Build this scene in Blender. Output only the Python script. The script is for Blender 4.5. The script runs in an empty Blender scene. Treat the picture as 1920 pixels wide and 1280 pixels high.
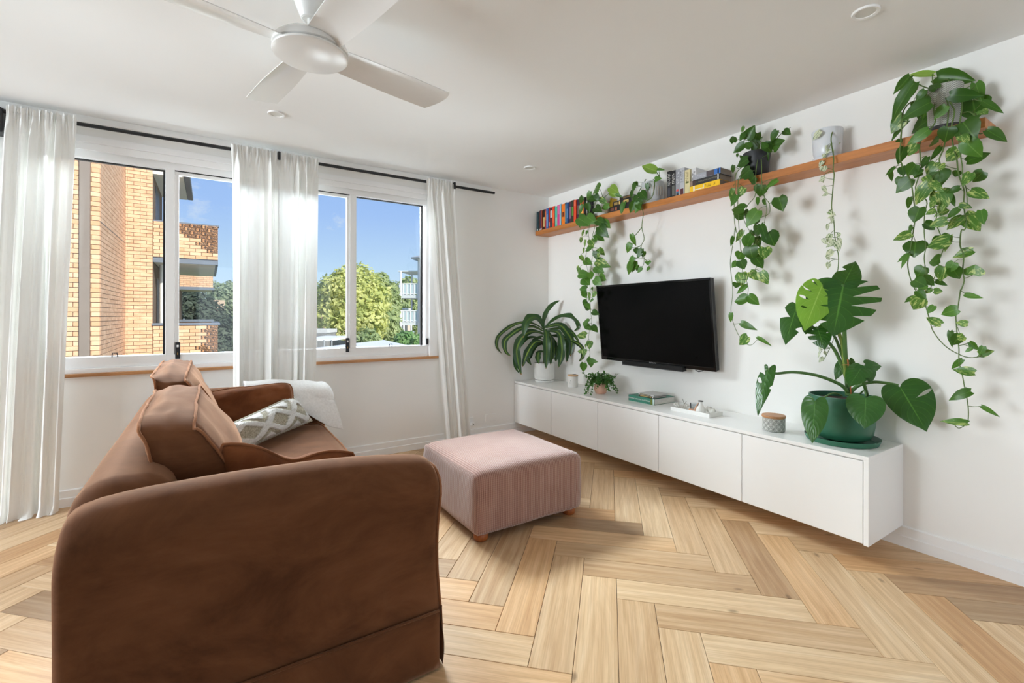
import bpy, bmesh, math, random
from mathutils import Vector, Matrix, noise

# ---------------------------------------------------------------- camera
scene = bpy.context.scene
COL = scene.collection
CAM = Vector((-2.9753, -3.8608, 1.1709))
YAW, ROLL, FPX, CYPX = 0.5787, 0.0019, 871.76, 590.93
_F = Vector((math.sin(YAW), math.cos(YAW), 0))
_r0 = Vector((math.cos(YAW), -math.sin(YAW), 0)); _u0 = Vector((0, 0, 1))
_R = _r0 * math.cos(ROLL) + _u0 * math.sin(ROLL)
_U = -_r0 * math.sin(ROLL) + _u0 * math.cos(ROLL)
cd = bpy.data.cameras.new('camera'); cam = bpy.data.objects.new('camera', cd); COL.objects.link(cam)
cd.sensor_width = 36.0; cd.lens = FPX / 1920 * 36.0; cd.shift_y = -(640 - CYPX) / 1920
cd.clip_start = 0.05; cd.clip_end = 400
m = Matrix((( _R.x, _U.x, -_F.x, CAM.x), (_R.y, _U.y, -_F.y, CAM.y), (_R.z, _U.z, -_F.z, CAM.z), (0, 0, 0, 1)))
cam.matrix_world = m
scene.camera = cam

# ---------------------------------------------------------------- sky
world = bpy.data.worlds.new('sky'); scene.world = world; world.use_nodes = True
wt = world.node_tree; wt.nodes.clear()
def wn(t, **k):
    n = wt.nodes.new(t)
    for a, b in k.items(): setattr(n, a, b)
    return n
tc = wn('ShaderNodeTexCoord'); sx = wn('ShaderNodeSeparateXYZ'); wt.links.new(tc.outputs['Generated'], sx.inputs[0])
ramp = wn('ShaderNodeValToRGB'); wt.links.new(sx.outputs['Z'], ramp.inputs[0])
els = ramp.color_ramp.elements
els[0].position = 0.0; els[0].color = (0.70, 0.85, 1.0, 1)
els[1].position = 1.0; els[1].color = (0.12, 0.28, 0.74, 1)
e = els.new(0.09); e.color = (0.55, 0.76, 1.0, 1)
e = els.new(0.20); e.color = (0.38, 0.58, 0.98, 1)
e = els.new(0.45); e.color = (0.19, 0.38, 0.86, 1)
cmap = wn('ShaderNodeMapping'); cmap.inputs['Scale'].default_value = (9, 9, 16); cmap.inputs['Location'].default_value = (3.1, 0.6, 0.35)
wt.links.new(tc.outputs['Generated'], cmap.inputs[0])
cn = wn('ShaderNodeTexNoise'); cn.inputs['Scale'].default_value = 1.0; cn.inputs['Detail'].default_value = 7; cn.inputs['Roughness'].default_value = 0.6
wt.links.new(cmap.outputs[0], cn.inputs['Vector'])
cr = wn('ShaderNodeMapRange'); cr.inputs['From Min'].default_value = 0.60; cr.inputs['From Max'].default_value = 0.74; cr.inputs['To Max'].default_value = 0.75
wt.links.new(cn.outputs['Fac'], cr.inputs['Value'])
cm = wn('ShaderNodeMix', data_type='RGBA'); wt.links.new(cr.outputs[0], cm.inputs['Factor']); wt.links.new(ramp.outputs[0], cm.inputs['A']); cm.inputs['B'].default_value = (0.9, 0.93, 0.97, 1)
bg = wn('ShaderNodeBackground'); bg.inputs['Strength'].default_value = 1.0
wt.links.new(cm.outputs['Result'], bg.inputs[0]); wo = wn('ShaderNodeOutputWorld'); wt.links.new(bg.outputs[0], wo.inputs[0])

# ---------------------------------------------------------------- sun and added fill panels
def light(name, kind, loc, direction, energy, color=(1, 1, 1), **k):
    l = bpy.data.lights.new(name, kind); l.energy = energy; l.color = color
    for a, b in k.items(): setattr(l, a, b)
    o = bpy.data.objects.new(name, l); COL.objects.link(o); o.location = loc
    o.rotation_euler = Vector(direction).to_track_quat('-Z', 'Y').to_euler()
    return o
light('sun', 'SUN', (3, -8, 9), (-0.28, 0.78, -0.56), 5.8, (1.0, 0.96, 0.9), angle=0.02)
# added fill panels in unseen openings and hidden above and below the window
light('left_fill', 'AREA', (-8.53, -1.15, 1.16), (1, 0.0, 0.0), 300, (0.86, 0.94, 1.0), shape='RECTANGLE', size=1.8, size_y=2.2)  # added fill panel, set in an invented opening on the unseen left
light('window_fill', 'AREA', (-2.55, 1.0, 2.80), (0.10, -1.0, -0.55), 1000, (0.86, 0.94, 1.0), shape='RECTANGLE', size=2.5, size_y=0.9)  # added booster panel, hidden above the window to brighten the room
light('ceiling_fill', 'AREA', (-2.55, 0.95, 0.10), (0.05, -1.0, 0.75), 135, (0.86, 0.94, 1.0), shape='RECTANGLE', size=2.5, size_y=0.9)  # added panel hidden below the sill, aimed up to brighten the ceiling
light('rear_fill', 'AREA', (-1.75, -8.63, 1.16), (0, 1.0, 0.0), 34, (0.86, 0.94, 1.0), shape='RECTANGLE', size=2.8, size_y=2.2)  # added weak fill behind the camera, lifts the window wall
vs = scene.view_settings
vs.view_transform = 'Standard'; vs.look = 'None'; vs.gamma = 1.0; vs.use_curve_mapping = False; vs.exposure = 0.0
scene.cycles.max_bounces = 14; scene.cycles.diffuse_bounces = 10; scene.cycles.transparent_max_bounces = 16
scene.cycles.sample_clamp_indirect = 6.0
try: scene.cycles.use_denoising = True
except Exception: pass

# ---------------------------------------------------------------- helpers
rnd = random.Random(7)
def ray(u, v): return _F + _R * ((u - 960) / FPX) + _U * ((CYPX - v) / FPX)
def on_x(u, v, x): d = ray(u, v); return CAM + d * ((x - CAM.x) / d.x)
def on_y(u, v, y): d = ray(u, v); return CAM + d * ((y - CAM.y) / d.y)
def on_z(u, v, z): d = ray(u, v); return CAM + d * ((z - CAM.z) / d.z)
def at(u, v, depth): return CAM + ray(u, v) * depth
def depth_of(p): return (Vector(p) - CAM).dot(_F)

class MB:
    """collects faces; built as one mesh"""
    def __init__(s): s.v = []; s.f = []
    def add(s, vs_, fs):
        o = len(s.v); s.v += [Vector(p) for p in vs_]; s.f += [[i + o for i in f] for f in fs]; return s
    def box(s, x0, x1, y0, y1, z0, z1):
        return s.add([(x0,y0,z0),(x1,y0,z0),(x1,y1,z0),(x0,y1,z0),(x0,y0,z1),(x1,y0,z1),(x1,y1,z1),(x0,y1,z1)],
                     [(0,3,2,1),(4,5,6,7),(0,1,5,4),(1,2,6,5),(2,3,7,6),(3,0,4,7)])
    def bbox(s, x0, x1, y0, y1, z0, z1, b=0.004, seg=2):
        bm = bmesh.new(); bmesh.ops.create_cube(bm, size=1.0)
        for q in bm.verts: q.co = Vector(((x0+x1)/2+q.co.x*(x1-x0), (y0+y1)/2+q.co.y*(y1-y0), (z0+z1)/2+q.co.z*(z1-z0)))
        bmesh.ops.bevel(bm, geom=bm.edges[:], offset=b, segments=seg, profile=0.5, affect='EDGES')
        return s.bm(bm)
    def bm(s, bm):
        bm.verts.index_update(); s.add([q.co.copy() for q in bm.verts], [[q.index for q in f.verts] for f in bm.faces]); bm.free(); return s
    def lathe(s, prof, c=(0,0,0), n=32, sx=1.0, sy=1.0):
        vs_ = []; fs = []; k = len(prof)
        for i in range(n):
            a = 2*math.pi*i/n
            for r, z in prof: vs_.append((c[0]+r*sx*math.cos(a), c[1]+r*sy*math.sin(a), c[2]+z))
        for i in range(n):
            j = (i+1) % n
            for q in range(k-1): fs.append((i*k+q, j*k+q, j*k+q+1, i*k+q+1))
        if prof[0][0] > 1e-6: fs.append([i*k for i in range(n)][::-1])
        if prof[-1][0] > 1e-6: fs.append([i*k+k-1 for i in range(n)])
        return s.add(vs_, fs)
    def tube(s, pts, r, n=6, cap=True):
        pts = [Vector(p) for p in pts]; k = len(pts)
        if k < 2: return s
        rs = r if isinstance(r, (list, tuple)) else [r]*k
        vs_ = []; fs = []; prev = None
        for i, p in enumerate(pts):
            t = (pts[min(i+1,k-1)] - pts[max(i-1,0)])
            if t.length < 1e-9: t = Vector((0,0,1))
            t.normalize()
            if prev is None:
                a = Vector((0,0,1)) if abs(t.z) < 0.9 else Vector((1,0,0))
                nn = t.cross(a).normalized()
            else:
                nn = (prev - t*prev.dot(t))
                nn = nn.normalized() if nn.length > 1e-6 else t.orthogonal().normalized()
            prev = nn; b = t.cross(nn)
            for j in range(n):
                a = 2*math.pi*j/n; vs_.append(p + nn*(rs[i]*math.cos(a)) + b*(rs[i]*math.sin(a)))
        for i in range(k-1):
            for j in range(n): fs.append((i*n+j, i*n+(j+1)%n, (i+1)*n+(j+1)%n, (i+1)*n+j))
        if cap: fs.append(list(range(n))[::-1]); fs.append([(k-1)*n+j for j in range(n)])
        return s.add(vs_, fs)
    def grid(s, fn, nu, nv, closed_u=False):
        vs_ = [fn(i/nu, j/nv) for j in range(nv+1) for i in range(nu+1)]
        fs = [(j*(nu+1)+i, j*(nu+1)+i+1, (j+1)*(nu+1)+i+1, (j+1)*(nu+1)+i) for j in range(nv) for i in range(nu)]
        return s.add(vs_, fs)
    def prism(s, poly, z0, z1):
        n = len(poly); vs_ = [(p[0],p[1],z0) for p in poly] + [(p[0],p[1],z1) for p in poly]
        return s.add(vs_, [list(range(n))[::-1], list(range(n,2*n))] + [(i,(i+1)%n,n+(i+1)%n,n+i) for i in range(n)])

WL = {}
def obj(name, mb, mat, parent=None, smooth=False, org=None, angle=None):
    """links one mesh object; vertices are given in world space"""
    if isinstance(mb, MB):
        vs_ = mb.v
        if org is None:
            xs = [p.x for p in vs_]; ys = [p.y for p in vs_]; zs = [p.z for p in vs_]
            org = Vector(((min(xs)+max(xs))/2, (min(ys)+max(ys))/2, min(zs)))
        else: org = Vector(org)
        me = bpy.data.meshes.new(name); me.from_pydata([p-org for p in vs_], [], mb.f)
        bm = bmesh.new(); bm.from_mesh(me); bmesh.ops.remove_doubles(bm, verts=bm.verts, dist=1e-5); bmesh.ops.recalc_face_normals(bm, faces=bm.faces)
        bm.to_mesh(me); bm.free()
    else:
        me = mb; org = Vector(org or (0,0,0))
    if smooth:
        for p in me.polygons: p.use_smooth = True
        if angle is not None:
            try: me.set_sharp_from_angle(angle=math.radians(angle))
            except Exception: pass
    me.materials.clear(); me.materials.append(mat)
    o = bpy.data.objects.new(name, me); COL.objects.link(o)
    WL[o] = org
    if parent is not None: o.parent = parent; o.location = org - WL[parent]
    else: o.location = org
    return o
def tag(o, label, cat, group=None):
    o['label'] = label; o['category'] = cat
    if group: o['group'] = group
    return o
def thing(name, label, cat, loc, group=None):
    o = bpy.data.objects.new(name, None); COL.objects.link(o); o.location = loc; o.empty_display_size = 0.1
    WL[o] = Vector(loc); return tag(o, label, cat, group)
def struct(name, mb, mat, parent=None, **k):
    o = obj(name, mb, mat, parent, **k)
    if parent is None: o['kind'] = 'structure'
    return o
def inst(name, me, parent, mw):
    """object sharing mesh data, placed by world matrix under an unrotated parent"""
    o = bpy.data.objects.new(name, me); COL.objects.link(o)
    o.parent = parent; o.matrix_local = Matrix.Translation(-WL[parent]) @ mw; WL[o] = mw.translation.copy(); return o

# ---------------------------------------------------------------- materials
def S(c):  # sRGB 0-255 -> linear
    f = lambda x: (x/255/12.92) if x/255 <= 0.04045 else ((x/255+0.055)/1.055)**2.4
    return (f(c[0]), f(c[1]), f(c[2]), 1)
class Mat:
    def __init__(s, name):
        s.m = bpy.data.materials.new(name); s.m.use_nodes = True; s.t = s.m.node_tree
        s.b = s.t.nodes['Principled BSDF']; s.o = s.t.nodes['Material Output']
    def n(s, t, inp=None, **k):
        q = s.t.nodes.new(t)
        for a, b in k.items(): setattr(q, a, b)
        for a, b in (inp or {}).items():
            if hasattr(b, 'is_output'): s.t.links.new(b, q.inputs[a])
            else: q.inputs[a].default_value = b
        return q
    def link(s, a, b): s.t.links.new(a, b)
    def set(s, **k):
        for a, b in k.items():
            a = a.replace('_', ' ')
            if hasattr(b, 'is_output'): s.t.links.new(b, s.b.inputs[a])
            else: s.b.inputs[a].default_value = b
        return s
    def coords(s, kind='Object'): return s.n('ShaderNodeTexCoord').outputs[kind]
    def mapping(s, vec, scale=(1,1,1), loc=(0,0,0), rot=(0,0,0)):
        q = s.n('ShaderNodeMapping'); s.link(vec, q.inputs[0]); q.inputs['Scale'].default_value = scale; q.inputs['Rotation'].default_value = rot
        if hasattr(loc, 'is_output'): s.link(loc, q.inputs['Location'])
        else: q.inputs['Location'].default_value = loc
        return q.outputs[0]
    def noise(s, vec, scale, detail=3, rough=0.55, dist=0):
        q = s.n('ShaderNodeTexNoise'); s.link(vec, q.inputs['Vector']); q.inputs['Scale'].default_value = scale; q.inputs['Detail'].default_value = detail
        q.inputs['Roughness'].default_value = rough; q.inputs['Distortion'].default_value = dist; return q.outputs['Fac']
    def ramp(s, fac, stops):
        q = s.n('ShaderNodeValToRGB'); s.link(fac, q.inputs[0]); el = q.color_ramp.elements
        el[0].position, el[0].color = stops[0]; el[1].position, el[1].color = stops[-1]
        for p, c in stops[1:-1]: e_ = el.new(p); e_.color = c
        return q.outputs[0]
    def mix(s, fac, a, b, blend='MIX'):
        q = s.n('ShaderNodeMix', data_type='RGBA', blend_type=blend)
        for nm, val in (('Factor', fac), ('A', a), ('B', b)):
            if hasattr(val, 'is_output'): s.link(val, q.inputs[nm])
            else: q.inputs[nm].default_value = val
        return q.outputs['Result']
    def math(s, op, a, b=0.0):
        q = s.n('ShaderNodeMath', operation=op)
        for i, val in enumerate((a, b)):
            if hasattr(val, 'is_output'): s.link(val, q.inputs[i])
            else: q.inputs[i].default_value = val
        return q.outputs[0]
    def bump(s, h, strength=0.2, dist=0.01):
        q = s.n('ShaderNodeBump'); s.link(h, q.inputs['Height']); q.inputs['Strength'].default_value = strength; q.inputs['Distance'].default_value = dist
        s.link(q.outputs[0], s.b.inputs['Normal']); return s
    def rand(s): return s.n('ShaderNodeObjectInfo').outputs['Random']

def plain(name, c, rough=0.5, var=0.06, scale=6.0, bump=0.0, bscale=60, **k):
    M = Mat(name); co = M.coords(); nz = M.noise(co, scale, 4)
    col = S(c); lo = tuple(max(0, x*(1-var)) for x in col[:3])+(1,); hi = tuple(min(1, x*(1+var)) for x in col[:3])+(1,)
    M.set(Base_Color=M.ramp(nz, [(0.3, lo), (0.7, hi)]), Roughness=rough)
    if bump: M.bump(M.noise(co, bscale, 4), bump, 0.004)
    for a, b in k.items(): M.b.inputs[a.replace('_', ' ')].default_value = b
    return M.m
def wood(name, c, dark, scale=1.0, axis=1, rough=0.45, pores=0.35, rnd_hue=False):
    M = Mat(name); co = M.coords(); sc = [14*scale]*3; sc[axis] = 1.2*scale
    if rnd_hue:
        r = M.rand(); cb = M.n('ShaderNodeCombineXYZ'); M.link(M.math('MULTIPLY', r, 37.0), cb.inputs[0]); M.link(M.math('MULTIPLY', r, 91.0), cb.inputs[1]); M.link(M.math('MULTIPLY', r, 53.0), cb.inputs[2])
        v = M.mapping(co, sc, cb.outputs[0])
    else: v = M.mapping(co, sc)
    g = M.noise(v, 1.0, 6, 0.62, 0.6)
    col = M.ramp(g, [(0.28, S(dark)), (0.52, S(c)), (0.8, tuple(min(1, q*1.12) for q in S(c)[:3])+(1,))])
    sc2 = [110*scale]*3; sc2[axis] = 3*scale
    f = M.noise(M.mapping(co, sc2), 1.0, 3)
    col = M.mix(pores, col, M.ramp(f, [(0.35, S(dark)), (0.6, S(c))]), 'MIX')
    M.set(Base_Color=col, Roughness=rough); M.bump(f, 0.08, 0.002)
    return M.m
WALL = plain('wall_paint', (246, 245, 242), 0.75, 0.012, 1.2, 0.03, 180)
CEIL = plain('ceiling_paint', (246, 246, 245), 0.8, 0.01, 1.2)
TRIM = plain('trim_paint', (246, 246, 245), 0.35, 0.012, 2)
FRAME = plain('window_frame_white', (250, 250, 250), 0.32, 0.01, 3)
BLACK = plain('black_metal', (22, 22, 25), 0.4, 0.1, 9)
GASKET = plain('black_gasket', (18, 19, 22), 0.6, 0.1, 9)
DARKGAP = plain('dark_underlay', (60, 44, 30), 0.9, 0.1, 5)
LACQ = plain('white_lacquer', (246, 246, 245), 0.3, 0.008, 2)
GLASS = None
def glass_mat(name, tint=(0.97, 0.985, 0.98, 1), refl=0.06):
    M = Mat(name); tr = M.n('ShaderNodeBsdfTransparent', {'Color': tint}); gl = M.n('ShaderNodeBsdfGlossy', {'Roughness': 0.02})
    fr = M.n('ShaderNodeFresnel', {'IOR': 1.35}); nz = M.noise(M.coords(), 3.0, 4)
    f = M.math('MULTIPLY', fr.outputs[0], M.math('ADD', 0.75, M.math('MULTIPLY', nz, 0.4)))
    mx = M.n('ShaderNodeMixShader'); M.link(f, mx.inputs[0]); M.link(tr.outputs[0], mx.inputs[1]); M.link(gl.outputs[0], mx.inputs[2])
    M.link(mx.outputs[0], M.o.inputs[0]); return M.m
GLASS = glass_mat('window_glass')
# ================================================================ room shell
X0, X1, Y0, Y1, H = -8.5, 0.0, -8.6, 0.0, 2.4
# floor: oak herringbone, every plank its own piece
def plank_mat():
    M = Mat('oak_plank'); co = M.coords(); r = M.rand()
    cb = M.n('ShaderNodeCombineXYZ'); M.link(M.math('MULTIPLY', r, 37.0), cb.inputs[0]); M.link(M.math('MULTIPLY', r, 91.0), cb.inputs[1]); M.link(M.math('MULTIPLY', r, 53.0), cb.inputs[2])
    v = M.mapping(co, (1.3, 11, 1), cb.outputs[0])
    g = M.noise(v, 1.0, 5, 0.6, 1.6)
    wv = M.n('ShaderNodeTexWave', {'Scale': 1.0, 'Distortion': 9.0, 'Detail': 3.0, 'Detail Scale': 0.7}, wave_type='RINGS'); M.link(M.mapping(co, (0.9, 9, 1), cb.outputs[0]), wv.inputs['Vector'])
    fine = M.noise(M.mapping(co, (4, 190, 1), cb.outputs[0]), 1.0, 3)
    base = M.ramp(g, [(0.25, S((206, 176, 142))), (0.5, S((228, 204, 172))), (0.75, S((240, 222, 196)))])
    base = M.mix(M.math('MULTIPLY', wv.outputs['Fac'], 0.30), base, S((194, 160, 124)))
    base = M.mix(M.math('MULTIPLY', M.ramp(fine, [(0.40, (1,1,1,1)), (0.56, (0,0,0,1))]), 0.20), base, S((150, 112, 76)))
    # knots
    vo = M.n('ShaderNodeTexVoronoi', {'Scale': 1.0}); M.link(M.mapping(co, (3.1, 6.5, 1), cb.outputs[0]), vo.inputs['Vector'])
    kn = M.ramp(vo.outputs['Distance'], [(0.03, (1,1,1,1)), (0.085, (0,0,0,1))])
    base = M.mix(M.math('MULTIPLY', kn, 0.55), base, S((92, 66, 44)))
    tone = M.ramp(r, [(0.0, S((186, 172, 158))), (0.12, S((222, 208, 192))), (0.3, S((244, 232, 216))), (0.6, S((255, 250, 240))), (0.8, S((248, 228, 204))), (0.92, S((228, 202, 174))), (1.0, S((202, 186, 170)))])
    base = M.mix(1.0, base, tone, 'MULTIPLY')
    M.set(Base_Color=base, Roughness=0.42); M.b.inputs['Specular IOR Level'].default_value = 0.35
    M.bump(fine, 0.06, 0.002); return M.m
OAK = plank_mat()
fl = MB().box(X0-.1, X1+.1, Y0-.1, Y1+.1, -0.15, -0.005); FLOOR = struct('floor', fl, DARKGAP, org=(0, 0, 0))
PW = 0.1487; PL = 5*PW; GAP = 0.0009
A_ = Vector((1, -1, 0))/math.sqrt(2); B_ = Vector((1, 1, 0))/math.sqrt(2); P00 = Vector((-1.452, -1.963, 0))
def clip(poly, ax, lim, keep_less):
    out = []
    for i in range(len(poly)):
        p, q = poly[i], poly[(i+1) % len(poly)]
        ip = (p[ax] <= lim) if keep_less else (p[ax] >= lim); iq = (q[ax] <= lim) if keep_less else (q[ax] >= lim)
        if ip: out.append(p)
        if ip != iq:
            t = (lim-p[ax])/(q[ax]-p[ax]); out.append(p.lerp(q, t))
    return out
pm = MB().box(-PL/2+GAP, PL/2-GAP, -PW/2+GAP, PW/2-GAP, -0.012, 0.0)
plank_me = bpy.data.meshes.new('plank'); 
_bm = bmesh.new(); _t = bpy.data.meshes.new('t'); _t.from_pydata(pm.v, [], pm.f); _bm.from_mesh(_t); bmesh.ops.bevel(_bm, geom=[e_ for e_ in _bm.edges if all(q.co.z > -0.001 for q in e_.verts)], offset=0.0011, segments=1, affect='EDGES'); _bm.to_mesh(plank_me); _bm.free(); plank_me.materials.append(OAK)
def seen(p):
    d = p - CAM; z = d.dot(_F)
    if z < 0.25: return False
    u = 960 + FPX*d.dot(_R)/z; v = CYPX - FPX*d.dot(_U)/z
    return -700 < u < 2500 and v < 2300
for mm in range(-6, 7):
    for k in range(-30, 40):
        P = P00 + (A_*1 - B_*1)*(PW*k) + (A_*5 + B_*5)*(PW*mm)
        for kind in (0, 1):
            if kind == 0: c = P + A_*(PL/2) - B_*(PW/2); d = A_; e2 = B_
            else: c = P - B_*(PL/2) - A_*(PW/2); d = B_; e2 = -A_
            poly = [c - d*(PL/2-GAP) - e2*(PW/2-GAP), c + d*(PL/2-GAP) - e2*(PW/2-GAP), c + d*(PL/2-GAP) + e2*(PW/2-GAP), c - d*(PL/2-GAP) + e2*(PW/2-GAP)]
            if c.y < -4.2 or c.x < -4.9 or not any(seen(q) for q in poly + [c]): continue
            full = all(X0 < q.x < X1 and Y0 < q.y < Y1 for q in poly)
            ang = math.atan2(d.y, d.x) + (math.pi if rnd.random() < 0.5 else 0)
            mw = Matrix.Translation(c) @ Matrix.Rotation(ang, 4, 'Z')
            if full: inst('plank', plank_me, FLOOR, mw); continue
            for ax, lim, less in ((0, X1, True), (0, X0, False), (1, Y1, True), (1, Y0, False)): poly = clip(poly, ax, lim, less) if poly else poly
            if len(poly) < 3: continue
            iv = mw.inverted(); lp = [iv @ q for q in poly]
            mb = MB().prism([(q.x, q.y) for q in lp], -0.012, 0.0); me = bpy.data.meshes.new('plank'); me.from_pydata(mb.v, [], mb.f); me.materials.append(OAK)
            inst('plank', me, FLOOR, mw)
struct('ceiling', MB().box(X0-.12, X1+.12, Y0-.12, Y1+.2, H, H+.12), CEIL)
struct('wall_right', MB().box(X1, X1+.12, Y0-.12, Y1+.2, -.1, H), WALL)
KX0, KX1 = -3.20, -0.30            # invented opening behind the viewpoint, added for the rear fill panel
struct('wall_back', MB().box(X0-.12, KX0, Y0-.12, Y0, -.1, H).box(KX1, X1+.12, Y0-.12, Y0, -.1, H).box(KX0, KX1, Y0-.12, Y0, 2.3, H).box(KX0, KX1, Y0-.12, Y0, -.1, .02), WALL)
DY0, DY1, DZ1 = -2.10, -0.20, 2.3     # invented opening in the unseen left wall, added for its fill panel
wl = MB().box(X0-.12, X0, Y0, DY0, -.1, H).box(X0-.12, X0, DY1, Y1+.2, -.1, H).box(X0-.12, X0, DY0, DY1, DZ1, H).box(X0-.12, X0, DY0, DY1, -.1, 0.02)
struct('wall_left', wl, WALL)
dr = MB()
for a, b, c, d in ((DY0, DY0+.05, .02, DZ1), (DY1-.05, DY1, .02, DZ1), (DY0+.05, DY1-.05, DZ1-.05, DZ1)): dr.box(X0-.10, X0-.01, a, b, c, d)
struct('fill_opening_frame', dr, FRAME)  # frame of the invented left opening that holds the fill panel
WX0, WX1, WZ0, WZ1 = -3.86, -1.30, 0.805, 2.245   # window opening
ww = MB().box(X0-.12, WX0, 0, .2, -.1, H).box(WX1, X1+.12, 0, .2, -.1, H).box(WX0, WX1, 0, .2, -.1, WZ0).box(WX0, WX1, 0, .2, WZ1, H)
struct('wall_window', ww, WALL)
# skirting boards: two stepped faces
def skirt(name, p0, p1, nrm):
    d = Vector(p1)-Vector(p0); n = Vector(nrm); prof = [(0.0, 0.0), (0.018, 0.0), (0.018, 0.052), (0.012, 0.056), (0.011, 0.098), (0.006, 0.103), (0.0, 0.103)]
    mb = MB(); vs_ = [Vector(p0)+n*a+Vector((0,0,b)) for a, b in prof] + [Vector(p1)+n*a+Vector((0,0,b)) for a, b in prof]; k = len(prof)
    mb.add(vs_, [(i, (i+1) % k, k+(i+1) % k, k+i) for i in range(k)] + [list(range(k)), list(range(k, 2*k))[::-1]])
    return struct(name, mb, TRIM)
skirt('baseboard_right', (0, Y0, 0), (0, 0, 0), (-1, 0, 0))
skirt('baseboard_window', (X0, 0, 0), (-0.02, 0, 0), (0, -1, 0))
# ---------------------------------------------------------------- window
WIN = struct('window_1', MB().box(WX0, WX1, .03, .13, WZ0, WZ0+.075).box(WX0, WX1, .03, .13, WZ1-.05, WZ1).box(WX0, WX0+.05, .03, .13, WZ0+.075, WZ1-.05).box(WX1-.05, WX1, .03, .13, WZ0+.075, WZ1-.05), FRAME)
GT = 2.150
def wpart(name, mb, mat=FRAME): return obj(name, mb, mat, WIN)
wpart('architrave', MB().bbox(WX0-.07, WX1+.065, -.014, 0.0, WZ1-.01, WZ1+.035, .003).bbox(WX0-.04, WX1+.045, -.009, 0.0, WZ1-.055, WZ1-.01, .003))
wpart('head_lining', MB().box(WX0+.05, WX1-.05, .024, .10, GT, WZ1-.045))
for xm in (-3.192, -1.987): wpart('mullion', MB().bbox(xm-.026, xm+.026, .020, .10, WZ0+.09, GT+.004, .004))
wpart('mullion', MB().bbox(-2.62, -2.56, .021, .10, WZ0+.09, GT+.004, .004))
wpart('jamb_lining', MB().bbox(WX1-.03, WX1+.045, -.012, .03, WZ0, WZ1+.0, .004))
wpart('jamb_lining', MB().bbox(WX0-.045, WX0+.03, -.012, .03, WZ0, WZ1+.0, .004))
wpart('bottom_rail', MB().bbox(WX0+.05, WX1-.05, .018, .11, WZ0+.03, WZ0+.098, .004))
wpart('bottom_track', MB().bbox(WX0+.05, WX1-.05, .004, .03, WZ0+.0, WZ0+.03, .004))
def sash(x0, x1, z0, z1, w=.022):
    o = MB().bbox(x0, x1, .03, .055, z0, z0+w, .003).bbox(x0, x1, .03, .055, z1-w, z1, .003).box(x0, x0+w, .03, .055, z0+w, z1-w).box(x1-w, x1, .03, .055, z0+w, z1-w)
    return wpart('sash', o)
pane = lambda x0, x1, z0, z1, y: wpart('pane', MB().box(x0, x1, y, y+.005, z0, z1), GLASS)
pane(-3.81, -3.218, WZ0+.098, GT, .075); pane(-3.166+.02, -2.62, WZ0+.08, GT-.01, .042); pane(-2.56, -2.013-.02, WZ0+.08, GT-.01, .042); pane(-1.961, -1.365, WZ0+.098, GT, .075)
sash(-3.166, -2.62, WZ0+.066, GT-.006); sash(-2.56, -2.013, WZ0+.066, GT-.006)
wpart('gasket', MB().box(-3.232, -3.218, .066, .098, WZ0+.098, GT).box(-3.81, -3.218, .066, .098, GT-.006, GT), GASKET)
wpart('gasket', MB().box(-1.383, -1.367, .066, .098, WZ0+.098, GT).box(-1.961, -1.367, .066, .098, GT-.004, GT), GASKET)
wpart('gasket', MB().box(-3.166, -2.62, .028, .060, GT-.006, GT+.006), GASKET); wpart('gasket', MB().box(-2.56, -2.013, .028, .060, GT-.006, GT+.006), GASKET)
for x in (-3.148, -2.031):
    l = wpart('latch', MB().bbox(x-.014, x+.014, .012, .03, .872, .985, .004), BLACK); obj('latch_button', MB().bbox(x-.006, x+.006, .006, .012, .950, .966, .002), FRAME, l)
    obj('latch_mark', MB().box(x-.002, x+.002, .010, .0125, .90, .915), plain('latch_brass', (196, 150, 60), .4), l)
for x in (-3.475, -1.675): wpart('stay_pin', MB().tube([(x-.014, .02, .900), (x-.011, .012, .925), (x+.011, .012, .925), (x+.014, .02, .900)], .003, 6), BLACK)
wpart('jamb_catch', MB().bbox(-1.352, -1.340, .004, .028, .91, .965, .003), BLACK)
struct('trim_1', MB().bbox(-3.93, -1.238, -.028, .03, .786, .806, .003), wood('sill_timber', (196, 142, 92), (150, 98, 56), 1.0, 0))

struct('trim_2', MB().bbox(X0+.01, -.70, -.014, .0, H-.040, H, .004), TRIM)
# ================================================================ curtains and rod
def sheer():
    M = Mat('sheer_cotton'); co = M.coords(); nz = M.noise(M.mapping(co, (1, 1, .1)), 30, 4)
    col = M.ramp(nz, [(0.2, S((240, 240, 236))), (0.8, S((250, 250, 248)))])
    df = M.n('ShaderNodeBsdfDiffuse', {'Color': col}); tl = M.n('ShaderNodeBsdfTranslucent', {'Color': col}); tp = M.n('ShaderNodeBsdfTransparent')
    wv = M.noise(M.mapping(co, (260, 260, 260)), 1.0, 1); bp = M.n('ShaderNodeBump', {'Height': wv, 'Strength': .1, 'Distance': .001}); M.link(bp.outputs[0], df.inputs['Normal'])
    a = M.n('ShaderNodeMixShader', {0: 0.055}); M.link(df.outputs[0], a.inputs[1]); M.link(tl.outputs[0], a.inputs[2])
    b = M.n('ShaderNodeMixShader', {0: 0.05}); M.link(a.outputs[0], b.inputs[1]); M.link(tp.outputs[0], b.inputs[2]); M.link(b.outputs[0], M.o.inputs[0]); return M.m
SHEER = sheer()
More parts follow.
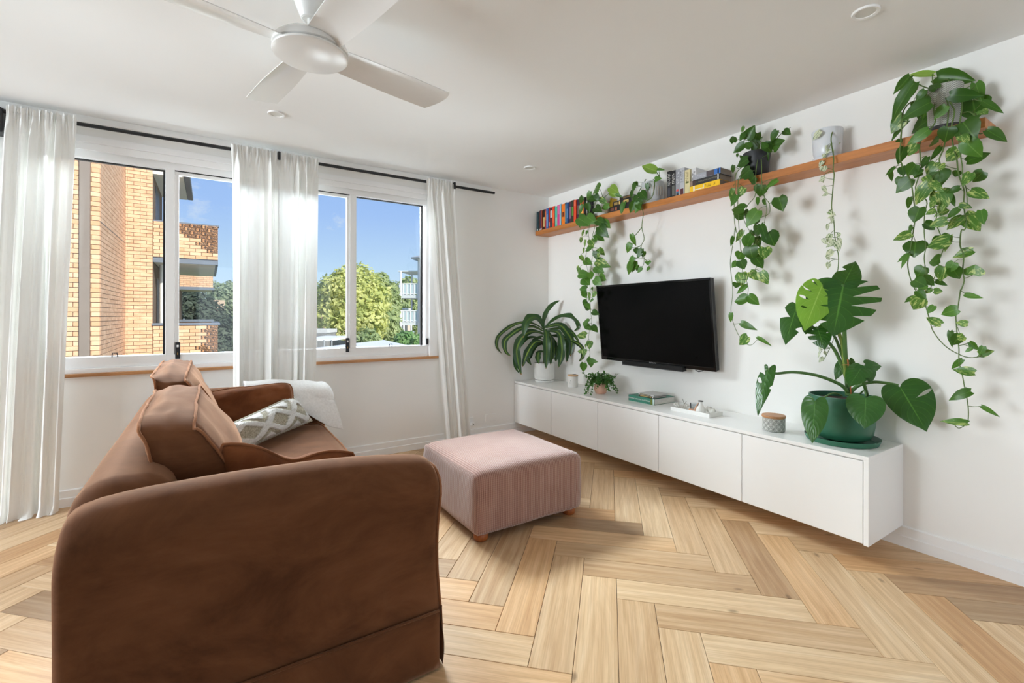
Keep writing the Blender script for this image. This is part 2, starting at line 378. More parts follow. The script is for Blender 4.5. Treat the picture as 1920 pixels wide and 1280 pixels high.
def curtain(label, xt0, xt1, xb0, xb1, folds, seed, puddle=0.0, amp=.044):
    r = random.Random(seed); ph = [r.uniform(0, 6.28) for _ in range(8)]
    base = ((xb0+xb1)/2, -.09, 0)
    t = thing('curtain', label, 'curtain', base, 'white sheer curtains on the black rod')
    ztop, zrod = 2.352, 2.318
    nx = 140
    def fn(u, v):
        # v 0 bottom .. 1 top
        z = v*ztop
        s = u + .012*math.sin(u*23+ph[0]) + .02*math.sin(u*9+ph[1])*(1-v)
        k = min(1.0, max(0.0, (v-.93)/.05))
        x = (xb0+(xb1-xb0)*u)*(1-v) + (xt0+(xt1-xt0)*u)*v
        a = amp*(.55+.45*math.sin(u*17+ph[2]))*(1-.35*v)*(1+.15*math.sin(v*5+ph[3]))
        y1 = a*math.sin(2*math.pi*folds*s+ph[4]+.6*math.sin(v*2.2+ph[5])*(1-v)) + .35*a*math.sin(2*math.pi*folds*2.3*s+ph[6]+v*1.5)
        y2 = .011*math.sin(2*math.pi*folds*3.1*u+ph[5]) + .006*math.sin(2*math.pi*folds*7*u+ph[6]+v*60)
        y = -.090 + y1*(1-k) + (y2*.55-.018)*k
        if k > 0:
            z += .006*k*math.sin(2*math.pi*folds*4*u+ph[7])*max(0, (v-.97)/.03)
        if puddle and v < .05:
            q = (1-v/.05)**2; y -= puddle*q*(.6+.4*math.sin(u*20+ph[1])); z = max(.004, z*.6+.006*math.sin(u*31+ph[2])); z = max(z, .004)
        return Vector((x+.3*(y+.088)*math.cos(6.28*folds*s), y, z))
    mb = MB().grid(lambda u, v: fn(u, v if v < .9 else .9+(v-.9)), nx, 80)
    obj('curtain_panel', mb, SHEER, t, smooth=True)
    hem = MB().grid(lambda u, v: fn(u, .0+v*.0001) + Vector((0, -.003, .001+v*.05)), nx, 2)
    if not puddle: obj('hem', hem, SHEER, t, smooth=True)
    head = MB().grid(lambda u, v: fn(u, .985+v*.015) + Vector((0, -.002, .004*math.sin(u*140+ph[3]))), nx, 3)
    obj('heading', head, SHEER, t, smooth=True)
    return t
curtain('white sheer curtain pooling on the floor beside the brick view', -3.926, -3.640, -4.01, -3.715, 5.5, 3, puddle=.05)
curtain('wide white sheer curtain hanging between the two pairs of panes', -2.842, -2.272, -2.835, -2.295, 9, 8)
curtain('narrow white sheer curtain beside the blank wall near the corner', -1.402, -1.150, -1.215, -0.965, 4.5, 21, amp=.028)
ROD = thing('curtain_rod', 'long thin black metal curtain rod above the window', 'curtain rod', (-2.33, -.088, 2.318))
rod = obj('rod', MB().tube([(-3.96, -.088, 2.318), (-0.712, -.088, 2.326)], .012, 12), BLACK, ROD, smooth=True, angle=40)
for x in (-2.548, -1.146): obj('bracket', MB().bbox(x-.008, x+.008, -.130, -.004, 2.338, 2.350, .003).bbox(x-.009, x+.009, -.134, -.122, 2.290, 2.350, .003).bbox(x-.014, x+.014, -.006, 0, 2.29, 2.36, .002), BLACK, ROD)
obj('bracket', MB().tube([(-4.06, -.05, 2.37), (-4.0, -.088, 2.345), (-3.95, -.088, 2.320)], .014, 10).bbox(-4.10, -3.945, -.11, 0, 2.195, 2.325, .004), BLACK, ROD)

# ================================================================ ceiling fan and downlights
FX, FY = -2.647, -1.942
FANW = plain('fan_gloss_white', (238, 238, 236), 0.22, 0.008, 3)
fan = thing('ceiling_fan', 'glossy white four-blade ceiling fan with round hub', 'ceiling fan', (FX, FY, 2.165))
obj('canopy', MB().lathe([(0.028, 2.305), (0.03, 2.302), (.036, 2.304), (.052, 2.345), (.066, 2.385), (.068, 2.4), (0, 2.4)], (FX, FY, 0), 40), FANW, fan, smooth=True, angle=40)
obj('downrod', MB().lathe([(.0125, 2.225), (.0125, 2.31)], (FX, FY, 0), 16), FANW, fan, smooth=True, angle=60)
obj('lead_wire', MB().tube([(FX+.012, FY-.012, 2.31), (FX+.024, FY-.02, 2.285), (FX+.016, FY-.014, 2.25), (FX+.01, FY-.01, 2.235)], .003, 6), BLACK, fan, smooth=True)
obj('motor_housing', MB().lathe([(.128, 2.176), (.136, 2.18), (.136, 2.192), (.130, 2.206), (.112, 2.222), (.08, 2.232), (.03, 2.236), (0, 2.236)], (FX, FY, 0), 56), FANW, fan, smooth=True, angle=35)
obj('hub_shadow_gap', MB().lathe([(.124, 2.171), (.124, 2.178)], (FX, FY, 0), 56), GASKET, fan)
obj('hub_plate', MB().lathe([(0, 2.163), (.125, 2.163), (.134, 2.165), (.136, 2.169), (.134, 2.173), (0, 2.173)], (FX, FY, 0), 64), FANW, fan, smooth=True, angle=35)
for k in range(4):
    a = math.radians(11.5+90*k); ca, sa = math.cos(a), math.sin(a)
    def bl(u, v, top):
        rr = .10 + (.618-.10)*u; w = .056+.018*math.sin(min(1, u*1.3)*math.pi*.55)
        c = (v-.5)*2; if_ = 0
        rr2 = rr - (.02*c*c + .012*c)*max(0, (u-.9)/.1)*1.6
        z = 2.197 - c*.017 - .016*(c*c)*.6 - .004*u + (.0035 if top else 0)
        yy = c*w
        return Vector((FX+rr2*ca-yy*sa, FY+rr2*sa+yy*ca, z))
    mb = MB().grid(lambda u, v: bl(u, v, False), 20, 10).grid(lambda u, v: bl(u, v, True), 20, 10)
    n1 = 21*11
    rim = [i for i in range(21)] + [21*j+20 for j in range(1, 11)] + [21*10+i for i in range(19, -1, -1)] + [21*j for j in range(9, 0, -1)]
    mb.f += [[rim[i], rim[(i+1) % len(rim)], rim[(i+1) % len(rim)]+n1, rim[i]+n1] for i in range(len(rim))]
    obj('blade', mb, FANW, fan, smooth=True, angle=40)
LENS = plain('frosted_lens', (222, 222, 216), 0.5, .02, 5)
for (u, v, lab) in ((1623, 22, 'round recessed ceiling downlight above the monstera end of the cabinets'), (993, 314, 'round recessed ceiling downlight close to the room corner'), (518, 213, 'round recessed ceiling downlight between the fan and the window')):
    p = on_z(u, v, 2.4)
    t = thing('downlight', lab, 'downlight', (p.x, p.y, 2.392), 'recessed ceiling downlights')
    obj('trim_ring', MB().lathe([(.034, 2.399), (.036, 2.394), (.046, 2.392), (.0475, 2.395), (.0475, 2.4)], (p.x, p.y, 0), 40), TRIM, t, smooth=True, angle=40)
    obj('lens', MB().lathe([(0, 2.3965), (.035, 2.3965), (.035, 2.4)], (p.x, p.y, 0), 32), LENS, t)
# wall sockets
so = thing('power_socket', 'white double power socket half behind the narrow curtain', 'socket', (-.935, 0, .13))
obj('plate', MB().bbox(-.985, -.885, -.009, 0, .135, .215, .004), TRIM, so)
for x in (-.905,): obj('plug', MB().bbox(x-.018, x+.018, -.045, -.008, .140, .172, .005), TRIM, so); obj('pin_slot', MB().box(x-.003, x+.003, -.0455, -.0445, .15, .157), GASKET, so)
bpw = thing('blank_plate', 'blank white wall plate low beside the first cabinet', 'wall plate', (-.695, 0, .148))
obj('plate', MB().bbox(-.755, -.636, -.007, 0, .150, .222, .003), WALL, bpw)
# ================================================================ cabinets, worktop, shelf, TV
D, ZT, ZB = .423, .519, .110
CW = .588
lab = ['end cabinet in the room corner under the strappy plant', 'second cabinet from the corner under the small creeping plant', 'middle cabinet of the row under the green book', 'second cabinet from the open end under the white tray', 'open-end cabinet under the green monstera pot']
for k in range(5):
    y1 = -.004 - k*CW; y0 = y1 - CW + .0
    t = thing('wall_cabinet', 'white handleless wall-hung '+lab[k], 'cabinet', (-D/2, (y0+y1)/2, ZB), 'white wall-hung cabinets')
    obj('carcass', MB().box(-D+.022, -.001, y0+.001, y1-.001, ZB+.004, ZT-.0205), LACQ, t)
    obj('door', MB().bbox(-D+.001, -D+.020, y0+.0018, y1-.0018, ZB, ZT-.0255, .0012, 1), LACQ, t)
YE = -.004 - 5*CW
wt_ = thing('worktop', 'long white worktop with end panel covering the cabinets', 'worktop', (-D/2, -1.49, ZB))
obj('top_board', MB().bbox(-D, -.001, YE-.022, -.002, ZT-.020, ZT, .0012, 1), LACQ, wt_)
obj('end_panel', MB().bbox(-D, -.001, YE-.022, YE-.001, ZB-.006, ZT-.0195, .0012, 1), LACQ, wt_)
SHW = wood('shelf_timber', (198, 126, 60), (152, 88, 36), 1.0, 1, .4, .25)
SZ = 2.030; SS = .171
sh = obj('floating_shelf', MB().bbox(-SS, -.001, -3.298, -.003, SZ-.044, SZ, .0015, 1), SHW); tag(sh, 'long honey-brown timber floating shelf holding books and plants', 'shelf')
# television
TVB = plain('tv_gloss_black', (8, 8, 10), 0.12, .05, 6); TVM = plain('tv_matte_black', (12, 12, 14), 0.5, .05, 6)
def tv_screen():
    M = Mat('tv_screen'); M.set(Base_Color=M.ramp(M.noise(M.coords(), 2), [(0, (.002, .002, .002, 1)), (1, (.004, .004, .004, 1))]), Roughness=.22); M.b.inputs['Specular IOR Level'].default_value = .10; return M.m
TVS = tv_screen()
TW, TH, TT = 1.10, .643, .045
tvm = Matrix.Translation((-.113, -1.422, 1.108)) @ Matrix.Rotation(-.106, 4, 'Y')
def tvp(y, z, x=0.0): return tvm @ Vector((x, y, z))     # local x: towards the wall positive
def tvbox(y0, y1, z0, z1, x0, x1):
    mb = MB().bbox(x0, x1, y0, y1, z0, z1, .002, 1); mb.v = [tvm @ p for p in mb.v]; return mb
tv = thing('television', 'black flat screen television mounted on the wall', 'television', (-.10, -1.422, .79))
obj('back_housing', tvbox(-TW/2+.004, TW/2-.004, -TH/2+.004, TH/2-.004, .012, .045), TVM, tv)
obj('back_housing', tvbox(-.33, .33, -.26, .16, .045, .062), TVM, tv)
bz = MB()
for a in ((-TW/2, TW/2, TH/2-.016, TH/2), (-TW/2, TW/2, -TH/2, -TH/2+.026), (-TW/2, -TW/2+.016, -TH/2+.026, TH/2-.016), (TW/2-.016, TW/2, -TH/2+.026, TH/2-.016)): q = tvbox(*a, -.003, .014); bz.add(q.v, q.f)
obj('bezel', bz, TVB, tv)
obj('screen', tvbox(-TW/2+.015, TW/2-.015, -TH/2+.025, TH/2-.015, 0.0, .012), TVS, tv)
st = obj('stand_bar', tvbox(-.30, .285, -TH/2-.018, -TH/2+.012, -.028, .02), TVM, tv)
obj('stand_bar_rim', tvbox(-.302, .287, -TH/2-.022, -TH/2-.017, -.030, .02), plain('tv_rim_grey', (70, 70, 74), .3), st)
def text_mesh(s, size, depth=0.0004, align='CENTER'):
    cu = bpy.data.curves.new('lettering', 'FONT'); cu.body = s; cu.size = size; cu.extrude = depth; cu.align_x = align; cu.align_y = 'CENTER'; cu.resolution_u = 3
    o = bpy.data.objects.new('lettering', cu); COL.objects.link(o); bpy.context.view_layer.update()
    me = bpy.data.meshes.new_from_object(o.evaluated_get(bpy.context.evaluated_depsgraph_get())); bpy.data.objects.remove(o); return me
def lettering(s, size, mat, parent, origin, right, up, depth=0.0004, sx=1.0):
    me = text_mesh(s, size, depth); me.materials.clear(); me.materials.append(mat)
    R = Vector(right).normalized(); U = Vector(up).normalized(); N = R.cross(U)
    mw = Matrix(((R.x*sx, U.x, N.x, origin[0]), (R.y*sx, U.y, N.y, origin[1]), (R.z*sx, U.z, N.z, origin[2]), (0, 0, 0, 1)))
    return inst('lettering', me, parent, mw)
WHITE_INK = plain('white_ink', (235, 235, 230), .6, .02); BLACK_INK = plain('black_ink', (24, 24, 24), .6, .05)
lettering('SONY', .022, plain('tv_logo_silver', (190, 190, 192), .3), tv, tvp(-.012, -TH/2+.012, -.0035), (0, -1, 0), tvm.to_3x3() @ Vector((0, 0, 1)), sx=1.15)
obj('wall_bracket', MB().box(-.062, -.002, -1.55, -1.30, 1.02, 1.22), BLACK, tv)
obj('cable', MB().tube([(-.06, -1.80, .80), (-.075, -1.81, .782), (-.078, -1.835, .776), (-.07, -1.86, .783), (-.055, -1.87, .80)], .003, 6), BLACK, tv, smooth=True)

# ================================================================ ottoman
def corduroy():
    M = Mat('pink_corduroy'); co = M.coords()
    sp = M.n('ShaderNodeSeparateXYZ'); M.link(co, sp.inputs[0])
    gn = M.n('ShaderNodeNewGeometry'); sn = M.n('ShaderNodeSeparateXYZ'); M.link(gn.outputs['Normal'], sn.inputs[0])
    side = M.math('GREATER_THAN', M.math('ABSOLUTE', sn.outputs['X']), .72)
    s = M.math('ADD', M.math('MULTIPLY', sp.outputs['X'], M.math('SUBTRACT', 1.0, side)), M.math('MULTIPLY', sp.outputs['Y'], side))
    rib = M.math('SINE', M.math('MULTIPLY', s, 2*math.pi/.0105)); cross = M.math('SINE', M.math('MULTIPLY', M.math('ADD', sp.outputs['Z'], sp.outputs['Y']), 2*math.pi/.011))
    h = M.math('ADD', M.math('MULTIPLY', rib, .5), M.math('MULTIPLY', cross, .16)); f = M.math('ADD', .5, M.math('MULTIPLY', h, .5))
    nz = M.noise(co, 7, 4)
    c = M.ramp(f, [(0.12, S((112, 70, 56))), (0.5, S((164, 122, 108))), (0.9, S((198, 160, 146)))])
    c = M.mix(0.25, c, M.ramp(nz, [(.3, S((150, 105, 92))), (.7, S((190, 154, 142)))]))
    M.set(Base_Color=c, Roughness=.9); M.b.inputs['Sheen Weight'].default_value = .6; M.b.inputs['Sheen Roughness'].default_value = .5; M.b.inputs['Specular IOR Level'].default_value = .15
    M.bump(h, .55, .004); return M.m
CORD = corduroy()
ox0, ox1, oy0, oy1 = -1.835, -1.130, -1.792, -1.082
ot = thing('ottoman', 'square dusty pink corduroy ottoman with low timber feet', 'ottoman', ((ox0+ox1)/2, (oy0+oy1)/2, 0))
bm = bmesh.new(); bmesh.ops.create_cube(bm, size=1.0)
bmesh.ops.subdivide_edges(bm, edges=bm.edges[:], cuts=15, use_grid_fill=True)
for q in bm.verts:
    u, v, w = q.co.x*2, q.co.y*2, q.co.z*2
    r_ = .085
    cx, cy_, cz = (ox0+ox1)/2, (oy0+oy1)/2, .205
    hx, hy, hz = (ox1-ox0)/2, (oy1-oy0)/2, .165
    p = Vector((u*hx, v*hy, w*hz))
    # round the top rim and soften the upright edges
    for ax, hh in ((0, hx), (1, hy)):
        pass
    rad = Vector((.028, .028, .05 if w > 0 else .012)); lim = Vector((hx-.028, hy-.028, hz-rad.z))
    c_ = Vector((max(-lim.x, min(lim.x, p.x)), max(-lim.y, min(lim.y, p.y)), max(-lim.z, min(lim.z, p.z))))
    dd = p-c_; q_ = Vector((dd.x/rad.x, dd.y/rad.y, dd.z/rad.z))
    if q_.length > 1: q_.normalize()
    p = c_ + Vector((q_.x*rad.x, q_.y*rad.y, q_.z*rad.z))
    p.z += .018*(1-(u*u))*(1-(v*v)) if w > .9 else 0
    if abs(w) < .95: p.x += .006*u*(1-w*w)*(1 if abs(u) > .9 else 0); p.y += .006*v*(1-w*w)*(1 if abs(v) > .9 else 0)
    p += Vector((noise.noise(Vector((u*2, v*2, w*2)))*.004, noise.noise(Vector((u*2+9, v*2, w*2)))*.004, 0))
    q.co = Vector((cx, cy_, cz)) + p
obj('cover', MB().bm(bm), CORD, ot, smooth=True, org=((ox0+ox1)/2, (oy0+oy1)/2, 0))
FOOT = wood('ottoman_foot_timber', (176, 98, 44), (120, 58, 22), 2, 2)
for x in (ox0+.055, ox1-.055):
    for y in (oy0+.055, oy1-.055): obj('foot', MB().lathe([(.030, 0), (.037, .006), (.040, .02), (.038, .034), (.03, .044), (0, .044)], (x, y, 0), 24), FOOT, ot, smooth=True, angle=40)
# ================================================================ sofa
def velvet(name, c, dark, hi):
    M = Mat(name); co = M.coords(); nz = M.noise(M.mapping(co, (1.0, 1.0, 1.6)), 3.2, 6, .65, .6); st_ = M.noise(M.mapping(co, (3, 3, 46)), 1.0, 5, .65)
    col = M.ramp(nz, [(.3, S(dark)), (.55, S(c)), (.8, S(hi))]); col = M.mix(M.math('MULTIPLY', st_, .42), col, S(dark))
    M.set(Base_Color=col, Roughness=.85); M.b.inputs['Specular IOR Level'].default_value = .12
    M.b.inputs['Sheen Weight'].default_value = .55; M.b.inputs['Sheen Roughness'].default_value = .38; M.b.inputs['Sheen Tint'].default_value = S((240, 192, 158))
    M.bump(M.noise(co, 260, 2), .12, .001); return M.m
VEL = velvet('brown_velvet', (110, 70, 44), (74, 44, 26), (130, 86, 58))
VELC = velvet('rust_velvet', (126, 74, 42), (92, 50, 26), (146, 92, 58))
PIPE = velvet('brown_piping', (150, 98, 66), (118, 74, 46), (170, 120, 86))
sofa = thing('sofa', 'brown velvet sofa with rounded arms and a floor-length skirt', 'sofa', (-2.80, -1.43, 0))
ARMZ = [(-3.268, .655), (-3.262, .680), (-3.245, .700), (-3.19, .716), (-3.08, .724), (-2.9, .726), (-2.7, .722), (-2.55, .712), (-2.41, .694), (-2.35, .684), (-2.322, .655), (-2.312, .62)]
def lerp_tab(tab, x):
    for (a, b), (c, d) in zip(tab, tab[1:]):
        if a <= x <= c: return b+(d-b)*(x-a)/(c-a)
    return tab[0][1] if x < tab[0][0] else tab[-1][1]
def arm(yo, s):
    """yo outer face, s=+1 thickness towards +y"""
    mb = MB(); th = .205; xs = [-3.268, -3.266, -3.26, -3.25, -3.235, -3.2, -3.15, -3.1, -3.0, -2.9, -2.8, -2.7, -2.6, -2.5, -2.42, -2.37, -2.345, -2.33, -2.322, -2.318]
    nx = len(xs); n = 40
    def pt(x, q):
        zt = lerp_tab(ARMZ, x); r = .098; ins = 0.0
        if x > -2.35: ins = .020*((x+2.35)/.032)**2
        if x < -3.25: ins = .012*((-3.25-x)/.018)**2
        t = th-2*ins; zt -= ins*.5
        a = [(ins, .185)] ; h = zt-r-.185
        L1 = h; L2 = math.pi*.5*(t/2+r); tot = 2*L1+L2; d = q*tot
        flare = lambda z: -.012*max(0, min(1, (z-.35)/.3))**2
        if d < L1: z = .185+d; y = ins
        elif d > L1+L2: z = .185+(tot-d); y = ins+t
        else:
            a_ = math.pi*(d-L1)/L2; y = ins+t/2-(t/2)*math.cos(a_); z = zt-r+r*math.sin(a_)
        y += flare(z)*(1 if y < th/2 else 0)
        xx = x + (-.014*math.sin(min(1, max(0, (z-.19)/.42))*math.pi) if x > -2.40 else 0)*max(0, min(1, (x+2.40)/.05))
        w = noise.noise(Vector((x*4, z*4, yo)))*.003
        return Vector((xx, yo+s*(y+w), z))
    ring = lambda i: [pt(xs[i], j/n) for j in range(n+1)]
    vs_ = []; fs = []
    for i in range(nx): vs_ += ring(i)
    k = n+1
    for i in range(nx-1):
        for j in range(n): fs.append((i*k+j, i*k+j+1, (i+1)*k+j+1, (i+1)*k+j))
    fs.append([j for j in range(k)][::-1]); fs.append([(nx-1)*k+j for j in range(k)])
    mb.add(vs_, fs); o = obj('arm', mb, VEL, sofa, smooth=True, angle=50)
    obj('piping', MB().tube([pt(-2.324, j/n)+Vector((.004, 0, 0)) for j in range(n+1)], .0048, 8), PIPE, o, smooth=True)
    return o
arm(-2.437, 1); arm(-0.415, -1)
def back_pt(y, q):
    e_ = min(1, min(y+2.40, -.45-y)/.04) if True else 1
    t = .19; r = .085; zt = .742 - .080*max(0, 1-min(y+2.36, -.48-y)/.10)**1.5 + noise.noise(Vector((y*3, 0, 4)))*.004; h = zt-r-.185; L2 = math.pi*.5*(t/2+r); tot = 2*h+L2; d = q*tot
    if d < h: z = .185+d; x = 0
    elif d > h+L2: z = .185+(tot-d); x = t
    else: a_ = math.pi*(d-h)/L2; x = t/2-(t/2)*math.cos(a_); z = zt-r+r*math.sin(a_)
    lean = .05*max(0, (z-.3)/.45)
    return Vector((-3.252+x+lean*(1 if x > t*.6 else .2)-.035*max(0,(z-.3)/.45), y, z))
obj('backrest', MB().grid(lambda u, v: back_pt(-2.36+1.88*v, u), 40, 60), VEL, sofa, smooth=True)
obj('seat_base', MB().bbox(-3.20, -2.375, -2.25, -.60, .18, .34, .012), VEL, sofa, smooth=True, angle=40)
def box_cushion(fn, nu=16, nv=16, nw=5, bulge=.03, side=.012, wr=.006, seed=0.0):
    """fn(u,v,w) maps the cube [-1,1]^3; w is the thickness axis"""
    bm = bmesh.new(); bmesh.ops.create_cube(bm, size=2.0); bmesh.ops.subdivide_edges(bm, edges=bm.edges[:], cuts=15, use_grid_fill=True)
    for q in bm.verts:
        u, v, w = q.co
        base = fn(u, v, w); N = (fn(u, v, 1)-fn(u, v, -1)).normalized(); Uu = (fn(1, v, w)-fn(-1, v, w)).normalized(); Vv = (fn(u, 1, w)-fn(u, -1, w)).normalized()
        p = base.copy(); b = (1-u*u)*(1-v*v)
        nz = noise.noise(Vector((u*1.7+seed, v*1.9, w+seed)))+.6*noise.noise(Vector((u*6.5+seed, v*3.3, w*2+seed)))
        wrn = wr*nz
        p += N*(w*bulge*b + (wrn if abs(w) > .99 else 0))
        if abs(u) > .99: p += Uu*(u*side*(1-v*v)*(1-w*w) + wrn*.5)
        if abs(v) > .99: p += Vv*(v*side*(1-u*u)*(1-w*w) + wrn*.8 - .012*abs(u)**6*v*0)
        # rounded corners
        cr_ = (abs(u)**8)*(abs(v)**8); p -= Uu*(u*.018*cr_) + Vv*(v*.018*cr_)
        q.co = p
    return MB().bm(bm)
def rim(fn, w, bulge, seed, wr, n=24):
    pts = []
    for a, b, c, d in ((-1,-1,1,-1), (1,-1,1,1), (1,1,-1,1), (-1,1,-1,-1)):
        for i in range(n):
            t = i/n; u = a+(c-a)*t; v = b+(d-b)*t
            p = fn(u, v, w); N = (fn(u, v, 1)-fn(u, v, -1)).normalized(); Uu = (fn(1, v, w)-fn(-1, v, w)).normalized(); Vv = (fn(u, 1, w)-fn(u, -1, w)).normalized()
            nz = noise.noise(Vector((u*1.7+seed, v*1.9, w+seed)))+.6*noise.noise(Vector((u*6.5+seed, v*3.3, w*2+seed)))
            p = p + N*(w*.002+wr*nz); cr_ = (abs(u)**8)*(abs(v)**8); p -= Uu*(u*.018*cr_) + Vv*(v*.018*cr_)
            if abs(v) > .99: p += Vv*(wr*.8*nz+v*.002)
            if abs(u) > .99: p += Uu*(wr*.5*nz+u*.002)
            pts.append(p)
    return pts + [pts[0]]
def tri(c):   # trilinear map from 8 corners c[(su,sv,sw)]
    def f(u, v, w):
        r_ = Vector((0,0,0))
        for su in (-1, 1):
            for sv in (-1, 1):
                for sw in (-1, 1): r_ += Vector(c[(su, sv, sw)])*((1+su*u)*(1+sv*v)*(1+sw*w)/8)
        return r_
    return f
for y0, y1 in ((-2.225, -1.43), (-1.42, -.625)):
    fn = lambda u, v, w, y0=y0, y1=y1: Vector((-2.72+u*.355, (y0+y1)/2+v*(y1-y0)/2, .395+w*.066))
    o = obj('seat_cushion', box_cushion(fn, bulge=.016, side=.012, wr=.005, seed=y0), VEL, sofa, smooth=True)
    for w in (-1, 1): obj('piping', MB().tube(rim(fn, w, 0, y0, .005), .005, 6), PIPE, o, smooth=True)
# skirt panels with a kick pleat at the corners
def skirt_panel(p0, p1, nrm):
    p0 = Vector(p0); p1 = Vector(p1); n = Vector(nrm)
    def f(u, v):
        p = p0.lerp(p1, u); z = .010+v*.188
        wv = (.006*math.sin(u*9+1)+.004*noise.noise(Vector((u*8, v*2, p0.x))))*(1-v)+.003
        return Vector((p.x, p.y, z)) + n*wv
    return obj('skirt', MB().grid(f, 40, 8), VEL, sofa, smooth=True)
for a, b, nrm in (((-3.255, -2.442, 0), (-2.335, -2.442, 0), (0, -1, 0)), ((-2.325, -2.43, 0), (-2.325, -.42, 0), (1, 0, 0)), ((-2.335, -.41, 0), (-3.255, -.41, 0), (0, 1, 0)), ((-3.262, -.42, 0), (-3.262, -2.43, 0), (-1, 0, 0))):
    sk = skirt_panel(a, b, nrm); sk.modifiers.new('thick', 'SOLIDIFY').thickness = .004
    q0 = Vector(a)+Vector(nrm)*.004; q1 = Vector(b)+Vector(nrm)*.004; obj('piping', MB().tube([q0+Vector((0,0,.197)), q1+Vector((0,0,.197))], .0042, 8), VEL, sk, smooth=True)
obj('kick_pleat', MB().grid(lambda u, v: Vector((-2.322+.010*u+.006*math.sin(v*5), -2.444+.05*u, .012+.185*v)), 8, 8), VEL, sofa, smooth=True)
obj('underside', MB().box(-3.24, -2.34, -2.42, -.43, .02, .18), plain('sofa_underside', (44, 30, 22), .9), sofa)
# ---------------------------------------------------------------- loose cushions
def back_cushion(label, y0, y1, zt0, zt1, xt0, xt1, xb0, xb1, seed):
    c = {}
    for su, y, zt in ((-1, y0, zt0), (1, y1, zt1)):
        for sw, xt, xb in ((-1, xt0, xb0), (1, xt1, xb1)):
            c[(su, -1, sw)] = (xb, y, .462); c[(su, 1, sw)] = (xt, y, zt)
    fn = tri(c); t = thing('back_cushion', label, 'cushion', ((xb0+xb1)/2, (y0+y1)/2, .462), 'brown box back cushions on the sofa')
    o = obj('cover', box_cushion(fn, bulge=.045, side=.022, wr=.019, seed=seed), VEL, t, smooth=True)
    for w in (-1, 1): obj('piping', MB().tube(rim(fn, w, 0, seed, .019), .0045, 8), PIPE, t, smooth=True)
back_cushion('plump brown velvet box cushion standing next to the near sofa arm', -2.13, -1.375, .842, .868, -3.150, -3.012, -3.03, -2.80, 1.3)
back_cushion('taller brown velvet box cushion behind the first, toward the window', -1.32, -.66, .900, .918, -3.180, -3.058, -3.06, -2.89, 5.1)
def pillow(BL, BR, TR, TL, T, n=26, pinch=.07, chop=0.0, wr=.006, seed=0, hfun=None, top_bias=0.0, rc=.0):
    BL, BR, TR, TL = map(Vector, (BL, BR, TR, TL)); N = (BR-BL).cross(TL-BL).normalized(); vd = ((TL-BL)+(TR-BR))*.25
    def P(u, v, s):
        u2 = u*(1-pinch*(1-v*v)*u*u)*(1-rc*v**6); v2 = v*(1-pinch*(1-u*u)*v*v)*(1-rc*u**6)
        c = BL*((1-u2)*(1-v2)/4)+BR*((1+u2)*(1-v2)/4)+TR*((1+u2)*(1+v2)/4)+TL*((1-u2)*(1+v2)/4)
        c -= vd*(chop*math.exp(-((u-top_bias)/.38)**2)*((v+1)/2)**2)
        h = T/2*((1-abs(u)**3.2)*(1-abs(v)**3.2))**.62
        nz = noise.noise(Vector((u*2.2+seed, v*2.2, s*3.0+seed)))+.6*noise.noise(Vector((u*5+seed, v*5, s+seed)))
        h2 = h + wr*nz*min(1, h/(T*.2)) + (hfun(u, v) if hfun and s > 0 else 0)
        return c + N*(s*h2)
    mb = MB().grid(lambda a, b: P(a*2-1, b*2-1, 1), n, n).grid(lambda a, b: P(a*2-1, b*2-1, -1), n, n)
    e_ = []
    for a, b, c, d in ((-1,-1,1,-1), (1,-1,1,1), (1,1,-1,1), (-1,1,-1,-1)):
        for i in range(20): t = i/20; e_.append(P(a+(c-a)*t, b+(d-b)*t, 0))
    return mb, e_ + [e_[0]], P
t = thing('scatter_cushion', 'rust brown velvet cushion dented on top, behind the near arm', 'cushion', (-2.74, -2.09, .47))
mb, e_, _ = pillow((-2.95, -2.06, .465), (-2.53, -2.06, .465), (-2.52, -2.13, .672), (-2.95, -2.13, .775), .16, chop=.34, wr=.014, seed=4, pinch=.05, rc=.07)
obj('cover', mb, VELC, t, smooth=True); obj('piping', MB().tube(e_, .0055, 8), PIPE, t, smooth=True)
t = thing('scatter_cushion', 'rust brown velvet cushion leaning against the far sofa arm', 'cushion', (-2.76, -.74, .47))
mb, e_, _ = pillow((-2.99, -.80, .468), (-2.53, -.80, .468), (-2.53, -.67, .755), (-2.985, -.67, .735), .15, chop=.0, wr=.014, seed=9, pinch=.03, rc=.10)
obj('cover', mb, VELC, t, smooth=True); obj('piping', MB().tube(e_, .0045, 8), PIPE, t, smooth=True)
# tufted white and khaki cushion
def tuft(u, v):
    a = abs(((u*1.35+.5) % 1.0)-.5)*2; b = abs(v)
    d = a*.62+b*.75
    ring = (abs(d-.60) < .17) or (d < .0) or (abs(d-1.16) < .14) or b > .93 or abs(u) > .93
    return ring
def tuft_h(u, v):
    return (.010+.003*math.sin(u*95)*math.sin(v*80)) if tuft(u, v) else (.0015*math.sin(u*170))
BLp, BRp, TRp, TLp = on_z(446, 846, .50), on_z(584, 788, .505), on_z(549, 742, .665), on_z(416, 803, .625)
t = thing('patterned_cushion', 'white tufted cushion with khaki diamond pattern', 'cushion', (-2.66, -.98, .48))
mb, e_, P = pillow(BLp, BRp, TRp, TLp, .12, n=110, pinch=.03, wr=.004, seed=2, hfun=lambda u, v: tuft_h(u, v)*min(1, 3*(1-max(abs(u), abs(v)))+.3))
o = obj('cover', mb, WALL, t, smooth=True)
